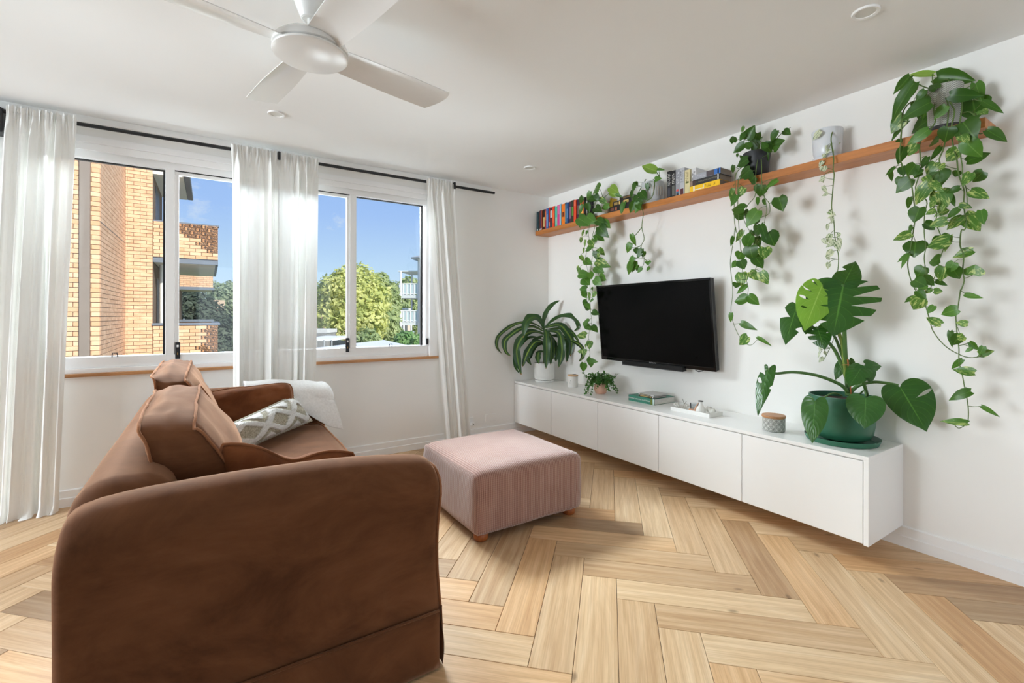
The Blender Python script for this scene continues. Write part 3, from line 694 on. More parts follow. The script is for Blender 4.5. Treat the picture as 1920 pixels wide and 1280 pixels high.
def pat_mat():
    M = Mat('tufted_cotton'); at_ = M.n('ShaderNodeAttribute', attribute_name='tuft'); nz = M.noise(M.coords(), 140, 3)
    kh = M.ramp(nz, [(.35, S((150, 144, 126))), (.65, S((196, 190, 172)))]); wh = M.ramp(nz, [(.3, S((222, 221, 218))), (.7, S((246, 246, 244)))])
    M.set(Base_Color=M.mix(at_.outputs['Fac'], kh, wh), Roughness=.95); M.bump(nz, .5, .004); return M.m
PAT = pat_mat(); o.data.materials.clear(); o.data.materials.append(PAT)
a_ = o.data.attributes.new('tuft', 'FLOAT', 'POINT'); Nn = 111
BLw = [Vector(q) for q in (BLp, BRp, TRp, TLp)]
_loc = {}
for i, q in enumerate(mb.v):
    f_ = i if i < Nn*Nn else i-Nn*Nn; u, v = (f_ % Nn)/110*2-1, (f_//Nn)/110*2-1
    _loc[(round(q.x, 4), round(q.y, 4), round(q.z, 4))] = 1.0 if (tuft(u, v) or i >= Nn*Nn) else 0.0
for q in o.data.vertices:
    w = q.co + WL[o]; a_.data[q.index].value = _loc.get((round(w.x, 4), round(w.y, 4), round(w.z, 4)), 1.0)
obj('edge_trim', MB().tube(e_, .007, 8), PAT, t, smooth=True)
# throw over the far arm
def fleece():
    M = Mat('white_fleece'); co = M.coords(); nz = M.noise(co, 90, 4); M.set(Base_Color=M.ramp(nz, [(.3, S((236, 236, 234))), (.7, S((250, 250, 249)))]), Roughness=.95)
    M.b.inputs['Sheen Weight'].default_value = .4; M.bump(nz, .35, .004); return M.m
FLE = fleece()
def throw(u, v):
    # u: along the arm to its front, v: from the outside over the top, down the inside
    x = -2.79 + .505*u
    top = lerp_tab(ARMZ, min(x, -2.36))+.018
    zi = lerp_tab([(-2.80, .735), (-2.70, .715), (-2.60, .66), (-2.50, .575), (-2.42, .50), (-2.36, .45), (-2.28, .415)], x)
    if v < .30: s = v/.30; y = -.392-.004*s; z = .44+(top-.07-.44)*s; 
    elif v < .62: s = (v-.30)/.32; a = math.pi*s; y = -.52+.122*math.cos(a); z = top-.07+.07*math.sin(a)
    else:
        s = (v-.62)/.38; y = -.642-.022*math.sin(s*math.pi*.5) - .03*s*max(0, (x+2.5)/.2); z0 = top-.07; z = z0+(min(z0, zi)-z0)*s
        x += .05*s*max(0, (x+2.55)/.25)
    over = max(0, (x+2.33)/.05)
    if v < .66: x = min(x, -2.295+.01*math.sin(v*14)); z -= .05*over*over if over < 1.2 else .072
    w = .008*noise.noise(Vector((u*5, v*4, 2)))+.006*math.sin(u*16+v*7)
    return Vector((x, y + (w if v < .3 else -w if v > .62 else 0), z + (.010*noise.noise(Vector((u*4, v*3, 7))) + .008 if .28 < v < .64 else 0)))
t = obj('throw_blanket', MB().grid(throw, 56, 64), FLE, smooth=True); t.modifiers.new('thick', 'SOLIDIFY').thickness = .011; t.modifiers['thick'].offset = 1
tag(t, 'soft white throw blanket draped over the far sofa arm', 'blanket')
# ================================================================ books on the shelf
def book(label, cat_group, x0, x1, y0, y1, z0, z1, col, spine='x', name='book', text=None, ink=None, tsize=.012, band=None, pages=(226, 220, 206), standing=True, tgap=0.0, marks=False, binset=.22):
    """spine faces -x. standing: thickness along y; lying: thickness along z"""
    t = thing(name, label, 'book', ((x0+x1)/2, (y0+y1)/2, z0), cat_group)
    m_ = plain('book_cover', col, .45, .05, 20); pg = plain('book_pages', pages, .8, .06, 60); c = .0016
    if standing:
        cv = MB().box(x0, x0+c, y0, y1, z0, z1).box(x0+c, x1, y0, y0+c, z0, z1).box(x0+c, x1, y1-c, y1, z0, z1)
        obj('cover', cv, m_, t); obj('page_block', MB().box(x0+c, x1-.003, y0+c, y1-c, z0+.002, z1-.003), pg, t)
        if band:
            for (a, b, bc) in band: obj('spine_band', MB().box(x0-.0006, x0, y0+(y1-y0)*.2, y1-(y1-y0)*.2, z0+(z1-z0)*a, z0+(z1-z0)*b), plain('spine_ink', bc, .5, .05, 40), t)
        if marks: title_marks(t, x0, y0, y1, z0+(z1-z0)*.46, z0+(z1-z0)*.93, ink or WHITE_INK, 'z', y0)
        if text: lettering(text, tsize, ink or WHITE_INK, t, (x0-.0010, (y0+y1)/2, (z0+z1)/2+tgap), (0, 0, -1), (0, -1, 0), .0003)
    else:
        cv = MB().box(x0, x0+c, y0, y1, z0, z1).box(x0+c, x1, y0, y1, z0, z0+c).box(x0+c, x1, y0, y1, z1-c, z1)
        obj('cover', cv, m_, t); obj('page_block', MB().box(x0+c, x1-.003, y0+.003, y1-.003, z0+c, z1-c), pg, t)
        if band:
            for (a, b, bc) in band: obj('spine_band', MB().box(x0-.0006, x0, y1-(y1-y0)*b, y1-(y1-y0)*a, z0+(z1-z0)*binset, z1-(z1-z0)*binset), plain('spine_ink', bc, .5, .05, 40), t)
        if marks: title_marks(t, x0, y0+(y1-y0)*(.15 if tgap < 0 else .55), y0+(y1-y0)*(.48 if tgap < 0 else .93), z0+(z1-z0)*.1, z1-(z1-z0)*.1, ink or WHITE_INK, 'y', y0)
        if text: lettering(text, tsize, ink or WHITE_INK, t, (x0-.0010, (y0+y1)/2+tgap, (z0+z1)/2), (0, -1, 0), (0, 0, 1), .0003)
    return t
def title_marks(t, x, y0, y1, z0, z1, mat, along, seed):
    # worn, unreadable title print: small strokes along the spine
    rg_ = random.Random(seed); mb = MB(); s = z0 if along == 'z' else y0; e_ = z1 if along == 'z' else y1; w0, w1 = (y0, y1) if along == 'z' else (z0, z1); wd = w1-w0
    while s < e_-.004:
        l = rg_.uniform(.003, .007)
        if rg_.random() > .12:
            a0 = w0+wd*rg_.choice((.18, .22, .3)); a1 = w0+wd*rg_.choice((.7, .78, .82))
            for q in ((s, s+l*.28, a0, a1), (s, s+l, a0, a0+wd*.12) if rg_.random() < .6 else (s, s+l, a1-wd*.12, a1)):
                if along == 'z': mb.box(x-.0009, x-.0005, q[2], q[3], q[0], min(q[1], e_))
                else: mb.box(x-.0009, x-.0005, q[0], min(q[1], e_), q[2], q[3])
        s += l+.0022
    o = obj('title_print', mb, mat, t); o['kind'] = 'stuff'
ROWG = 'paperbacks in the colourful row by the corner'
ys = [-.018,-.050,-.069,-.088,-.110,-.152,-.177,-.211,-.230,-.278,-.308,-.348,-.389,-.409,-.462,-.488,-.519,-.553,-.594,-.627,-.675,-.729,-.753,-.772,-.835]
rowc = [((40,68,76),'dark teal'),((96,52,26),'chestnut brown'),((44,48,86),'navy blue'),((150,62,42),'brick red'),((34,26,24),'black'),((176,66,28),'burnt orange'),((62,104,176),'mid blue'),((206,42,28),'scarlet'),((84,30,40),'dark maroon'),((240,66,22),'vermilion'),((64,196,172),'turquoise'),((222,62,138),'hot pink'),((150,200,226),'pale blue'),((252,128,14),'bright orange'),((58,92,98),'slate teal'),((34,84,140),'cobalt blue'),((88,46,70),'plum'),((42,56,40),'dark green'),((232,70,34),'red orange'),((58,38,62),'dark purple'),((246,116,40),'amber orange'),((26,24,26),'thin black'),((190,188,182),'light grey'),((18,18,20),'thick black')]
bands = {4:[(.15,.62,(214,190,130))],5:[(.45,.9,(226,120,30)),(.1,.4,(190,50,30))],6:[(.08,.7,(120,160,215))],8:[(.5,.85,(214,206,206)),(.05,.3,(60,60,66))],3:[(.02,.1,(220,220,220))],0:[(.02,.1,(210,214,214))],2:[(.02,.1,(200,204,210))],1:[(.02,.09,(214,206,196))],13:[(.38,.6,(120,46,10))],11:[(.55,.98,(236,110,170))],15:[(.25,.7,(90,140,190))],16:[(.2,.75,(150,110,130))],17:[(.3,.7,(96,150,60))],18:[(.72,.95,(240,120,90))],20:[(.1,.5,(250,190,90))],7:[(.1,.3,(240,150,120))],9:[(.2,.8,(255,110,60))],10:[(.1,.45,(150,210,190))],14:[(.1,.9,(110,150,155))],19:[(.3,.7,(120,100,90))]}
for i, (c, nm) in enumerate(rowc):
    y1, y0 = ys[i]-.0006, ys[i+1]+.0006; h = .196+.008*((i*7) % 5)/4-.0035*(i > 18)
    prev = rowc[i-1][1]+' spine' if i else 'wall corner'
    book(f'paperback with {nm} spine, next to the {prev}', ROWG, -.166+.004*((i*5) % 3), -.030, y0, y1, SZ, SZ+h, c, band=bands.get(i))
YB = plain('yellow_card', (226, 186, 40), .5)
book('small yellow book upright behind the ribbed white pot', 'single books between the shelf plants', -.075, -.012, -.985, -.962, SZ, SZ+.150, (222,178,36))
G2 = 'books lying flat between the ribbed and slotted pots'
book('black thriller lying flat under another, gold and rust lettering', G2, -.166, -.03, -1.275, -1.050, SZ, SZ+.042, (30,24,26), standing=False, band=[(.05,.22,(120,70,60)),(.3,.36,(220,120,80)),(.62,.72,(200,150,110))])
book('black book with gold lettering on top of the flat black thriller', G2, -.162, -.03, -1.285, -1.085, SZ+.0425, SZ+.083, (24,20,18), standing=False, band=[(.06,.26,(170,140,80)),(.33,.40,(232,196,110)),(.58,.86,(216,184,110))])
book('third thin black book on top of the flat pile', G2, -.158, -.03, -1.29, -1.155, SZ+.0835, SZ+.108, (34,28,24), standing=False, band=[(.3,.9,(130,100,60))])
G3 = 'thrillers standing between the slotted pot and the flat stack'
book('black thriller with white lettering and grey lower spine beside the slotted pot', G3, -.166, -.03, -1.667, -1.633, SZ, SZ+.193, (26,26,30), marks=True, tgap=.03, band=[(.04,.36,(62,62,72))])
book('black thriller with white title and narrow red stripe', G3, -.166, -.03, -1.704, -1.669, SZ, SZ+.188, (22,22,24), marks=True, tgap=.035, band=[(.05,.42,(96,98,92))])
book('grey thriller with a small red figure on its spine', G3, -.165, -.03, -1.736, -1.706, SZ, SZ+.187, (150,152,158), marks=True, tgap=.04, band=[(.16,.24,(206,60,50)),(.08,.16,(50,100,130)),(.0,.08,(40,40,44))], ink=plain('pale_ink', (222,222,226), .6))
book('pale grey thriller with a crimson foot on its spine', G3, -.165, -.03, -1.779, -1.738, SZ, SZ+.188, (188,190,196), marks=True, tgap=.03, band=[(.0,.22,(84,34,44))], ink=plain('slate_ink', (110,112,120), .6))
book('cream book with brown lettering and green centre mark', G3, -.166, -.03, -1.823, -1.783, SZ, SZ+.163, (220,208,160), marks=True, tgap=.04, ink=plain('olive_ink', (120,104,60), .6), band=[(.42,.49,(96,104,44))])
book('white book standing behind the flat stack', G3, -.150, -.02, -1.862, -1.826, SZ+.0, SZ+.166, (232,232,234), marks=True, ink=BLACK_INK, tgap=.03)
G4 = 'books in the flat stack by the dark pot'
book('bright yellow book at the bottom of the flat stack', G4, -.166, -.03, -2.052, -1.824, SZ, SZ+.038, (250,200,10), standing=False, marks=True, ink=plain('umber_ink', (120,84,10), .6), tgap=-.06, band=[(.12,.17,(240,236,220))], pages=(150,140,130), binset=.03)
_yb = [o for o in COL.objects if o.get('label') == 'bright yellow book at the bottom of the flat stack'][0]; obj('spine_flag', MB().box(-.1668, -.1664, -1.935, -1.863, SZ+.006, SZ+.011).box(-.1668, -.1664, -1.935, -1.931, SZ+.011, SZ+.030), WHITE_INK, _yb)
book('charcoal book with pale title in the middle of the flat stack', G4, -.166, -.03, -2.050, -1.826, SZ+.0385, SZ+.076, (40,40,42), standing=False, text='A THOUSAND LAST TEMPLES', tsize=.013, ink=plain('sand_ink', (150,144,120), .6), tgap=-.025, band=[(.0,.09,(150,126,110)),(.09,.2,(70,50,44)),(.93,.97,(226,226,226))], pages=(158,148,136), binset=.03)
book('grey and blue book on top of the flat stack', G4, -.166, -.03, -2.056, -1.850, SZ+.0765, SZ+.114, (170,172,180), standing=False, marks=True, ink=plain('mist_ink', (214,214,222), .6), tgap=.05, band=[(.5,.78,(84,74,78)),(.78,1.0,(52,110,190)),(.90,.94,(236,236,240))], pages=(158,148,136), binset=.03)
# ================================================================ things on the worktop
ZW = ZT
G5 = 'books stacked on the worktop'
tb = book('thick teal paperback guide lying flat on the white worktop', G5, -.262, -.030, -1.600, -1.352, ZW, ZW+.044, (60,132,112), standing=False, pages=(214,212,206), text='CAMPING AROUND AUSTRALIA', tsize=.0145, tgap=.02, band=[(.0,.02,(96,110,108)),(.86,.92,(110,120,40)),(.94,.985,(214,232,230))], binset=.03)
book('thin black and gold paperback on the teal guide', G5, -.252, -.11, -1.588, -1.452, ZW+.0445, ZW+.058, (50,46,36), standing=False, pages=(170,168,164), band=[(.05,.65,(190,166,110)),(.7,.82,(170,150,60)),(.88,.96,(230,230,230))])
book('thin white-covered paperback on top of the worktop pile', G5, -.250, -.09, -1.585, -1.440, ZW+.0585, ZW+.069, (214,214,212), standing=False, pages=(196,196,192), band=[(.1,.8,(120,110,80))])
CER = plain('white_ceramic', (236, 235, 231), .45, .02, 9); PALEW = wood('pale_lid_timber', (222, 186, 146), (190, 148, 106), 2.5, 0)
def jar(label, c, r, h, mat, lidmat, name, lid_h=.012, extra=None, cat='jar', sx=1.0, sy=1.0, rz=0):
    t = thing(name, label, cat, (c[0], c[1], ZW))
    o = obj('body', MB().lathe([(0, 0), (r*.9, 0), (r*.985, .004), (r, .012), (r, h-.004), (r*.985, h), (0, h)], (c[0], c[1], ZW), 48, sx, sy), mat, t, smooth=True, angle=40, org=(c[0], c[1], ZW))
    obj('lid', MB().lathe([(0, h), (r*1.02, h), (r*1.045, h+.003), (r*1.045, h+lid_h-.003), (r*1.02, h+lid_h), (0, h+lid_h)], (c[0], c[1], ZW), 48, sx, sy), lidmat, t, smooth=True, angle=40)
    return t
cj = jar('white candle jar with pale timber lid beside the strappy plant', (-.190, -.615), .046, .100, CER, PALEW, 'candle_jar')
obj('lid_tab', MB().bbox(-.200, -.165, -.628, -.618, ZW+.112, ZW+.116, .001), plain('dark_tab', (60, 44, 30), .6), cj)
lettering('A', .016, plain('grey_ink', (150, 150, 148), .6), cj, (-.190-.0428, -.615-.018, ZW+.060), (.4, -.92, 0), (0, 0, 1), .0003)
for k in range(2): obj('label_print', MB().box(-.2355, -.2345, -.636+.004*k, -.612, ZW+.040-.008*k, ZW+.0425-.008*k), plain('label_ink', (176,176,172), .6), cj)
def lattice():
    M = Mat('grey_lattice_glaze'); co = M.coords(); sp = M.n('ShaderNodeSeparateXYZ'); M.link(co, sp.inputs[0])
    an = M.math('ARCTAN2', sp.outputs['Y'], sp.outputs['X']); s = M.math('MULTIPLY', an, 13/math.pi*1.0); z = M.math('MULTIPLY', sp.outputs['Z'], 62.0)
    p = M.math('ABSOLUTE', M.math('SINE', M.math('MULTIPLY', M.math('ADD', s, z), math.pi*.5))); q = M.math('ABSOLUTE', M.math('SINE', M.math('MULTIPLY', M.math('SUBTRACT', s, z), math.pi*.5)))
    d = M.math('MINIMUM', p, q); e_ = M.math('ABSOLUTE', M.math('SUBTRACT', d, .45))
    f = M.ramp(e_, [(.12, S((104, 104, 98))), (.2, S((196, 196, 190)))])
    nz = M.ramp(M.math('MAXIMUM', p, q), [(.25, S((96, 96, 92))), (.4, (1, 1, 1, 1))])
    M.set(Base_Color=M.mix(1.0, f, nz, 'MULTIPLY'), Roughness=.4); M.bump(e_, .3, .002); return M.m
jar('grey lattice-patterned canister with timber lid beside the monstera', (-.283, -2.462), .058, .076, lattice(), wood('canister_lid_timber', (190, 138, 92), (150, 98, 58), 2.5, 0), 'canister', .014)
# tray with keepsakes
tx0, tx1, ty0, ty1 = -.305, -.160, -2.072, -1.775
tr = thing('tray', 'shallow white rectangular tray on the worktop', 'tray', ((tx0+tx1)/2, (ty0+ty1)/2, ZW))
obj('base', MB().bbox(tx0, tx1, ty0, ty1, ZW, ZW+.006, .002), CER, tr)
for a in ((tx0, tx0+.007, ty0, ty1), (tx1-.007, tx1, ty0, ty1), (tx0+.007, tx1-.007, ty0, ty0+.007), (tx0+.007, tx1-.007, ty1-.007, ty1)): obj('rim', MB().bbox(a[0], a[1], a[2], a[3], ZW+.004, ZW+.026, .002), CER, tr)
ZR = ZW+.006
CORAL = plain('coral_white', (226, 224, 218), .8, .08, 60, .4, 120)
co_ = thing('coral', 'branching white coral piece on the tray', 'coral', (-.245, -1.815, ZR)); rr = random.Random(5)
def branch(mb, p, d, l, r, lev):
    q = p + d*l; mb.tube([p, p.lerp(q, .5)+Vector((rr.uniform(-1,1), rr.uniform(-1,1), 0))*.003, q], [r, r*.85, r*.6], 6)
    if lev:
        for _ in range(3):
            dd = (d+Vector((rr.uniform(-1,1), rr.uniform(-1,1), rr.uniform(-.2,.9)))*.8).normalized(); branch(mb, q, dd, l*.72, r*.7, lev-1)
mbc = MB()
for a in range(6): branch(mbc, Vector((-.245+.012*math.cos(a), -1.815+.016*math.sin(a), ZR+.004)), Vector((math.cos(a*1.05)*.8, math.sin(a*1.05)*.9, .7)).normalized(), .022, .0055, 2)
obj('branches', mbc, CORAL, co_, smooth=True)
obj('twig', MB().tube([(-.245, -1.83, ZR), (-.24, -1.838, ZR+.04), (-.246, -1.828, ZR+.075)], .002, 6).tube([(-.24, -1.838, ZR+.04), (-.235, -1.852, ZR+.062)], .0015, 6), plain('twig_grey', (150,148,138), .8), co_)
gj = thing('glass_jar', 'small clear glass tealight jar on the tray', 'glass', (-.195, -1.885, ZR))
obj('glass_wall', MB().lathe([(0, 0), (.026, 0), (.028, .004), (.030, .046), (.031, .048), (.029, .048), (.027, .008), (0, .006)], (-.195, -1.885, ZR), 32), glass_mat('jar_glass', (.90, .92, .93, 1)), gj, smooth=True, angle=40)
obj('wax', MB().lathe([(0, .006), (.0262, .006), (.0268, .018), (0, .018)], (-.195, -1.885, ZR), 24), CER, gj)
dw = thing('driftwood', 'pinkish forked driftwood piece on the tray', 'driftwood', (-.255, -1.93, ZR)); DWM = wood('driftwood_timber', (212, 172, 146), (160, 110, 84), 3, 1, .8)
obj('limb', MB().tube([(-.262, -1.893, ZR+.012), (-.262, -1.915, ZR+.012), (-.258, -1.945, ZR+.010)], [.009, .010, .008], 8), DWM, dw, smooth=True, angle=50)
obj('limb', MB().tube([(-.258, -1.932, ZR+.012), (-.250, -1.938, ZR+.035), (-.240, -1.950, ZR+.062)], [.008, .009, .006], 8), DWM, dw, smooth=True, angle=50)
va = thing('bud_vase', 'small white pear-shaped bud vase with a black splash', 'vase', (-.255, -1.975, ZR))
obj('body', MB().lathe([(0, 0), (.024, 0), (.030, .006), (.0315, .018), (.027, .036), (.018, .054), (.0125, .066), (.012, .076), (.0165, .084), (.0150, .084), (.0105, .076), (0, .07)], (-.255, -1.975, ZR), 40), CER, va, smooth=True, angle=50)
obj('black_rim', MB().lathe([(.0105, .0765), (.0150, .0845), (.0167, .0848), (.0163, .081)], (-.255, -1.975, ZR), 40), BLACK, va, smooth=True)
obj('black_splash', MB().grid(lambda u, v: Vector((-.255, -1.975, ZR)) + Vector((math.cos(1.9+u*1.0*(1-.5*v))*(.0131+.006*max(0, (.75-(.52+v*.4)))*8*.18+.0055*(1-v)), math.sin(1.9+u*1.0*(1-.5*v))*(.0131+.0055*(1-v)), .050+.034*v)), 8, 6), BLACK, va, smooth=True)
se = thing('seashell', 'ribbed pale conch shell at the end of the tray', 'shell', (-.228, -2.035, ZR)); SHM = plain('shell_white', (222, 220, 212), .6, .12, 30, .3, 60)
def shell(u, v):
    a = u*2*math.pi; t_ = v; r_ = (.030*math.sin(math.pi*min(1, t_*.92+.06))**.8)*(1-.15*t_) + .0015*math.cos(a*14)*math.sin(math.pi*t_)
    return Vector((-.228+.008*math.sin(t_*3)+r_*math.cos(a)*.85, -2.005-.058*t_, ZR+.026+.006*math.sin(t_*9)+r_*math.sin(a)*.85-.006*t_))
obj('whorl', MB().grid(shell, 42, 24), SHM, se, smooth=True)
obj('lip', MB().grid(lambda u, v: Vector((-.232+.022*math.cos(u*3.3)*(1-.2*v), -2.008-.006*v, ZR+.026+.026*math.sin(u*3.3)*(1-.2*v))), 16, 4), SHM, se, smooth=True)
# ================================================================ plants
def leaf_mat(name, a, b, vein, var=None, vamt=0.0, rough=.35):
    M = Mat(name); co = M.coords(); r = M.rand(); sp = M.n('ShaderNodeSeparateXYZ'); M.link(co, sp.inputs[0])
    cb = M.n('ShaderNodeCombineXYZ'); M.link(M.math('MULTIPLY', r, 41.0), cb.inputs[0]); M.link(M.math('MULTIPLY', r, 77.0), cb.inputs[1]); M.link(M.math('MULTIPLY', r, 13.0), cb.inputs[2])
    col = M.mix(r, S(a), S(b)); col = M.mix(M.math('MULTIPLY', M.noise(M.mapping(co, (3, 3, 3), cb.outputs[0]), 1.0, 3), .35), col, S(b))
    if var:
        nz = M.noise(M.mapping(co, (6.5, 2.0, 1), cb.outputs[0]), 1.0, 5, .65, .8)
        col = M.mix(M.ramp(nz, [(.62-vamt, (0,0,0,1)), (.68-vamt*.9, (1,1,1,1))]), col, S(var))
    mid = M.ramp(M.math('ABSOLUTE', sp.outputs['X']), [(.012, (1,1,1,1)), (.03, (0,0,0,1))]); col = M.mix(M.math('MULTIPLY', mid, .55), col, S(vein))
    M.set(Base_Color=col, Roughness=rough); M.b.inputs['Specular IOR Level'].default_value = .45
    tl = M.n('ShaderNodeBsdfTranslucent'); M.link(M.mix(.5, col, S((150, 190, 60))), tl.inputs[0]); mx = M.n('ShaderNodeMixShader', {0: .16}); M.link(M.b.outputs[0], mx.inputs[1]); M.link(tl.outputs[0], mx.inputs[2]); M.link(mx.outputs[0], M.o.inputs[0])
    return M.m
LM = {'d': leaf_mat('leaf_dark_green', (32, 76, 14), (54, 100, 24), (96, 142, 54)),
      'g': leaf_mat('leaf_mid_green', (58, 110, 34), (86, 134, 48), (130, 170, 84)),
      'l': leaf_mat('leaf_lime', (124, 160, 60), (144, 178, 74), (180, 204, 120)),
      'v': leaf_mat('leaf_variegated', (54, 106, 34), (84, 130, 50), (130, 170, 88), (190, 204, 124), .10),
      'w': leaf_mat('leaf_cream_edged', (70, 108, 56), (92, 126, 74), (160, 180, 130), (226, 230, 204), .20)}
STEM = plain('vine_stem', (92, 116, 56), .6, .2, 20); STEMD = plain('stem_dark', (70, 84, 48), .65, .2, 20)
SOIL = plain('potting_soil', (56, 42, 32), .95, .3, 60, .5, 90)
def leaf_mesh(var):
    prof = [(-.09, .26), (.06, .42), (.24, .50), (.46, .46), (.68, .32), (.88, .13), (1.0, .004)]
    mid = [0, .10, .26, .47, .68, .88, 1.0]; vs_ = []; fs = []
    droop, fold, wav = [(.16, .16, .02), (.34, .10, .03), (.06, .26, .02), (.5, .18, .02)][var]
    for i, ((te, hw), tm) in enumerate(zip(prof, mid)):
        for cx_ in (-1, -.5, 0, .5, 1):
            a = abs(cx_); t_ = tm+(te-tm)*a; x = cx_*hw; z = fold*abs(x) - droop*max(0, t_)**2 + wav*math.sin(i*1.9+cx_*2) + .10*a*a*hw*(-1 if var != 2 else .3)
            vs_.append((x, t_, z))
    for i in range(6):
        for j in range(4): fs.append((i*5+j, i*5+j+1, (i+1)*5+j+1, (i+1)*5+j))
    return vs_, fs
LME = {}
for c_ in LM:
    for var in range(4):
        me = bpy.data.meshes.new('leaf'); v_, f_ = leaf_mesh(var); me.from_pydata(v_, [], f_)
        for p in me.polygons: p.use_smooth = True
        me.materials.append(LM[c_]); LME[(c_, var)] = me
def place_leaf(parent, base, tip, w, cls, rg, nrm=None):
    base = Vector(base); tip = Vector(tip); d = tip-base; L = d.length
    if L < 1e-4: return
    Y = d/L
    n0 = nrm or ((CAM-base).normalized()*.75 + Vector((-.55, 0, .35)) + Vector((rg.uniform(-.35,.35), rg.uniform(-.35,.35), rg.uniform(-.3,.3))))
    Z = (n0 - Y*n0.dot(Y)).normalized(); X = Y.cross(Z)
    mw = Matrix(((X.x*L*w, Y.x*L, Z.x*L*.8, base.x), (X.y*L*w, Y.y*L, Z.y*L*.8, base.y), (X.z*L*w, Y.z*L, Z.z*L*.8, base.z), (0,0,0,1)))
    return inst('leaf', LME[(cls, rg.randrange(4))], parent, mw)
def smooth_line(pts, n=4):
    pts = [Vector(p) for p in pts]; out = []
    for i in range(len(pts)-1):
        p0 = pts[max(i-1, 0)]; p1 = pts[i]; p2 = pts[i+1]; p3 = pts[min(i+2, len(pts)-1)]
        for k in range(n):
            t_ = k/n; out.append(.5*((2*p1)+(p2-p0)*t_+(2*p0-5*p1+4*p2-p3)*t_*t_+(-p0+3*p1-3*p2+p3)*t_**3))
    return out+[pts[-1]]
def vine(root, stems, leaves, seed, xr=(-.24, -.165), xtop=(-.20, -.05), stem_r=.0026, pot_top=None, pet_r=.0013):
    """stems: lists of (u,v[,x]); leaves: (bu,bv,tu,tv,width,class)"""
    rg = random.Random(seed); lines = []
    for s in stems:
        pts = []
        for q in s:
            x = q[2] if len(q) > 2 else None
            if x is None:
                p = on_x(q[0], q[1], -.195); x = -.195 if p.z < SZ+.02 else -.13
            pts.append(on_x(q[0], q[1], x))
        ln = smooth_line(pts, 4); lines.append(ln); obj('stem', MB().tube(ln, [stem_r*(1-.45*i/len(ln)) for i in range(len(ln))], 6), STEM, root, smooth=True)
    pet = MB(); allp = [p for ln in lines for p in ln]
    for (bu, bv, tu, tv, w, c) in leaves:
        p = on_x(bu, bv, -.19); hi = p.z > SZ+.015
        xb = rg.uniform(*(xtop if hi else xr)); xt = min(-.02, xb + rg.uniform(-.035, .03))
        if not hi: xt = min(xt, -.06)
        b = on_x(bu, bv, xb); t_ = on_x(tu, tv, xt); place_leaf(root, b, b+(t_-b)*1.05, w*1.28, c, rg)
        if allp:
            cands = sorted(allp, key=lambda q: (q-b).length + (0 if q.z > b.z-.02 else .03))[:3]; s = rg.choice(cands)
            if (s-b).length < .22:
                mid = (s+b)/2 + Vector((-.004, 0, .25*(s-b).length*(.5 if b.z < s.z else -.2)))
                pet.tube(smooth_line([s, mid, b + (t_-b)*.03], 3), [pet_r*1.15]*3+[pet_r]*4, 4)
    if pet.v: obj('petioles', pet, STEM, root, smooth=True)['kind'] = 'stuff'
def pot(root, prof, c, mat, soil_r, soil_z, n=48, name='pot'):
    o = obj(name, MB().lathe(prof, c, n), mat, root, smooth=True, angle=40); 
    if soil_r: obj('soil', MB().lathe([(0, soil_z), (soil_r, soil_z-.002)], c, 24), SOIL, root)
    return o
def potprof(rb, rt, h, th=.006, r=.012):
    return [(0, 0), (rb-r, 0), (rb-r*.3, r*.35), (rb, r), (rb+(rt-rb)*.5, h*.5), (rt, h-.003), (rt-.002, h), (rt-th+.002, h), (rt-th, h-.004), (rt-th, h*.55)]
def saucer(root, c, r, h, mat): return obj('saucer', MB().lathe([(0, 0), (r*.88, 0), (r*.94, .002), (r, h-.002), (r, h), (r-.004, h), (r*.9, .005), (0, .005)], c, 48), mat, root, smooth=True, angle=40)
def Z1(o, s): return lambda *L: tuple((o[0]+L[i]/s if i % 2 == 0 else o[1]+L[i]/s) for i in range(4)) + tuple(L[4:])
def ZP(o, s): return lambda pts: [(o[0]+p[0]/s, o[1]+p[1]/s)+tuple(p[2:]) for p in pts]
zA1 = Z1((990, 300), 4.683); zA2 = Z1((1040, 420), 4.57); pA1 = ZP((990, 300), 4.683); pA2 = ZP((1040, 420), 4.57)
